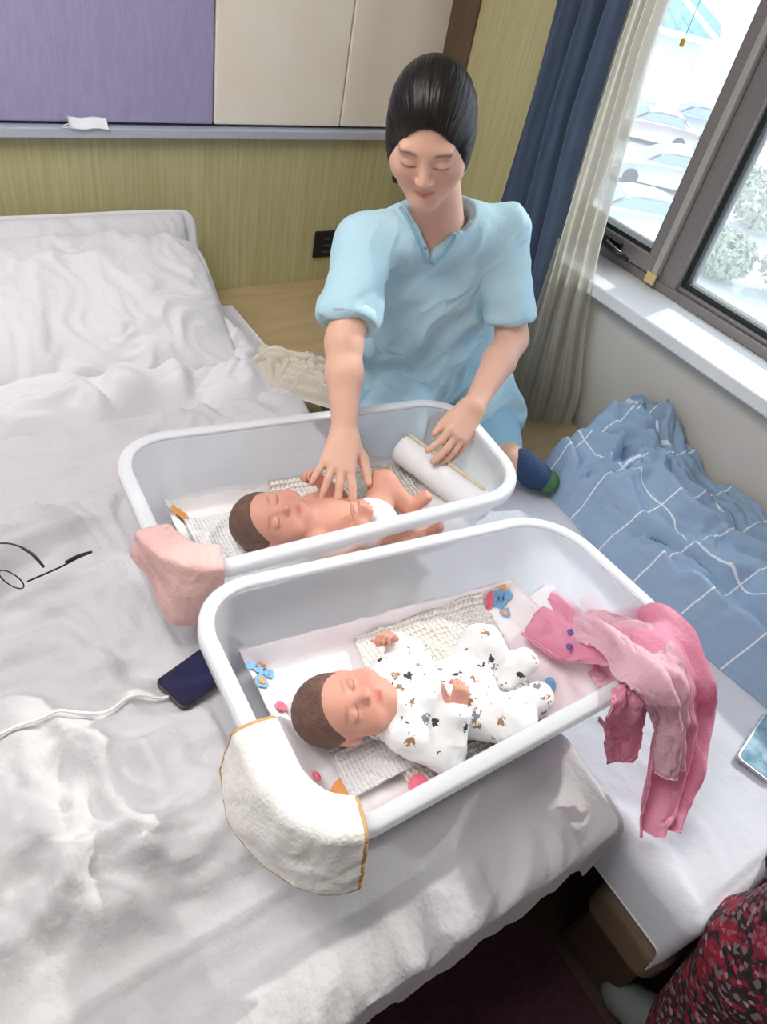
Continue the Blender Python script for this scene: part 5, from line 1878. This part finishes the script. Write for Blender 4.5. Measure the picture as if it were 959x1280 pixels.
# ================================================================== SMALL THINGS
# black phone on the bed beside the tub
def phone(px_, pz, ang, label, screen, case, size=(.076, .160, .0085)):
    p = W(*px_, z=pz)
    t = thing('smartphone', (p[0], p[1], pz), label, 'phone')
    M = Matrix.Translation((p[0], p[1], pz)) @ Matrix.Rotation(ang, 4, 'Z')
    bm = bmesh.new()
    vs = bm_box(bm, (-size[0] / 2, -size[1] / 2, 0), (size[0] / 2, size[1] / 2, size[2]))
    ve = [e for e in bm.edges if abs(e.verts[0].co.z - e.verts[1].co.z) > .001]
    bmesh.ops.bevel(bm, geom=ve, offset=.012, segments=5, affect='EDGES', profile=.5)
    he = [e for e in bm.edges if abs(e.verts[0].co.z - e.verts[1].co.z) < .0001 and len(e.link_faces) == 2 and e.calc_face_angle(0) > .5]
    bmesh.ops.bevel(bm, geom=he, offset=.0018, segments=2, affect='EDGES', profile=.5)
    bmesh.ops.transform(bm, matrix=M, verts=bm.verts)
    bm_obj('case', bm, case, t)
    bm = bmesh.new()
    bm_box(bm, (-size[0] / 2 + .004, -size[1] / 2 + .004, size[2]), (size[0] / 2 - .004, size[1] / 2 - .004, size[2] + .0007))
    ve = [e for e in bm.edges if abs(e.verts[0].co.z - e.verts[1].co.z) > .0005]
    bmesh.ops.bevel(bm, geom=ve, offset=.009, segments=5, affect='EDGES', profile=.5)
    bmesh.ops.transform(bm, matrix=M, verts=bm.verts)
    bm_obj('screen', bm, screen, t)
    return t, M


M_scr = pmat('dark_screen', '#1a2140', 0.12, '#262a4a', 12.0)
_pp = W(258, 838, z=BZ + .01)
ph1, MP1 = phone((258, 838), max(sheet_z(_pp[0] + a_, _pp[1] + b_) for a_ in (-.07, -.035, 0, .02) for b_ in (-.035, 0, .035)), -1.25, 'black smartphone lying on the bed against the tub', M_scr, M_black)
M_scr2 = pmat('picture_screen', '#2e6f8f', 0.10, '#9fc3d0', 28.0)
M_case2 = pmat('silver_case', '#b9bcc0', 0.3, metallic=0.6)
ph2, MP2 = phone((958, 935), CZ + .014, -1.33, 'smartphone with a blue picture on its screen lying on the white cot', M_scr2, M_case2)

# white charging cable from the black phone
M_cable = pmat('white_cable', '#f2f0ea', 0.4)
e0 = MP1 @ Vector((0, -.080, .005))
cpth = smooth_path([tuple(e0)] + [tuple(W(u_, v_, z=BZ + .02)) for u_, v_ in ((180, 876), (120, 898), (60, 912), (0, 935), (-60, 965))], 90)
for i_ in range(3, 90):
    cpth[i_, 2] = sheet_z(cpth[i_, 0], cpth[i_, 1]) + .0025
cpth[3:-2, 2] = np.convolve(np.pad(cpth[:, 2], 2, mode='edge'), np.ones(5) / 5, 'valid')[3:-2]
tag(tube('charging_cable', cpth, .0024, M_cable, None, 8), 'thin white charging cable leading from the black phone across the bed', 'cable')

# spectacles with a thin dark frame
M_spec = pmat('dark_metal_frame', '#3a3026', 0.35, metallic=0.7)
M_tip = pmat('temple_tip', '#1c1815', 0.4)
M_lens = glass_mat('spectacle_lens', (0.97, 0.97, 0.97, 1), 0.08)
gz = max(sheet_z(*W(u_, v_, z=BZ + .03)[:2]) for u_, v_ in ((0, 690), (30, 700), (60, 710), (90, 700), (110, 693), (10, 720))) + .020
sp_ = thing('spectacles', tuple(W(40, 705, z=BZ + .02)), 'thin dark-framed spectacles lying folded open on the rumpled bed', 'glasses')
hinA = W(34, 727, z=gz + .012); hinB = W(-48, 690, z=gz + .012)
tube('temple', smooth_path([hinA, W(75, 709, z=gz + .006), W(96, 698, z=gz + .004), W(113, 691, z=gz - .006)], 24), .0016, M_spec, sp_, 8)
tube('temple_tip', smooth_path([W(82, 703, z=gz + .006), W(97, 695, z=gz + .004), W(114, 690, z=gz - .008)], 12), .0026, M_tip, sp_, 8)
tube('temple', smooth_path([hinB, W(0, 679, z=gz + .006), W(30, 686, z=gz + .004), W(54, 708, z=gz - .010)], 24), .0016, M_spec, sp_, 8)
tube('temple_tip', smooth_path([W(28, 685, z=gz + .004), W(42, 694, z=gz), W(55, 709, z=gz - .012)], 12), .0026, M_tip, sp_, 8)
axf = hinB - hinA; axf = axf / np.linalg.norm(axf)
for k_, q in enumerate((.26, .74)):
    c_ = hinA + (hinB - hinA) * q - np.array([0, 0, .014])
    a = np.linspace(0, 2 * math.pi, 37)
    ring_ = [c_ + axf * .024 * math.cos(t_) + np.array([0, 0, .018]) * math.sin(t_) + np.cross(axf, [0, 0, 1]) * 0 for t_ in a]
    rm_ = tube('lens_rim', ring_, .0012, M_spec, sp_, 8, up=(.3, .9, .1))
    mesh_obj('lens', [tuple(p) for p in ring_[:-1]], [tuple(range(36))], M_lens, rm_, False)
tube('bridge', [hinA + (hinB - hinA) * .44 - np.array([0, 0, .010]), hinA + (hinB - hinA) * .5 - np.array([0, 0, .006]), hinA + (hinB - hinA) * .56 - np.array([0, 0, .010])], .0013, M_spec, sp_, 8)
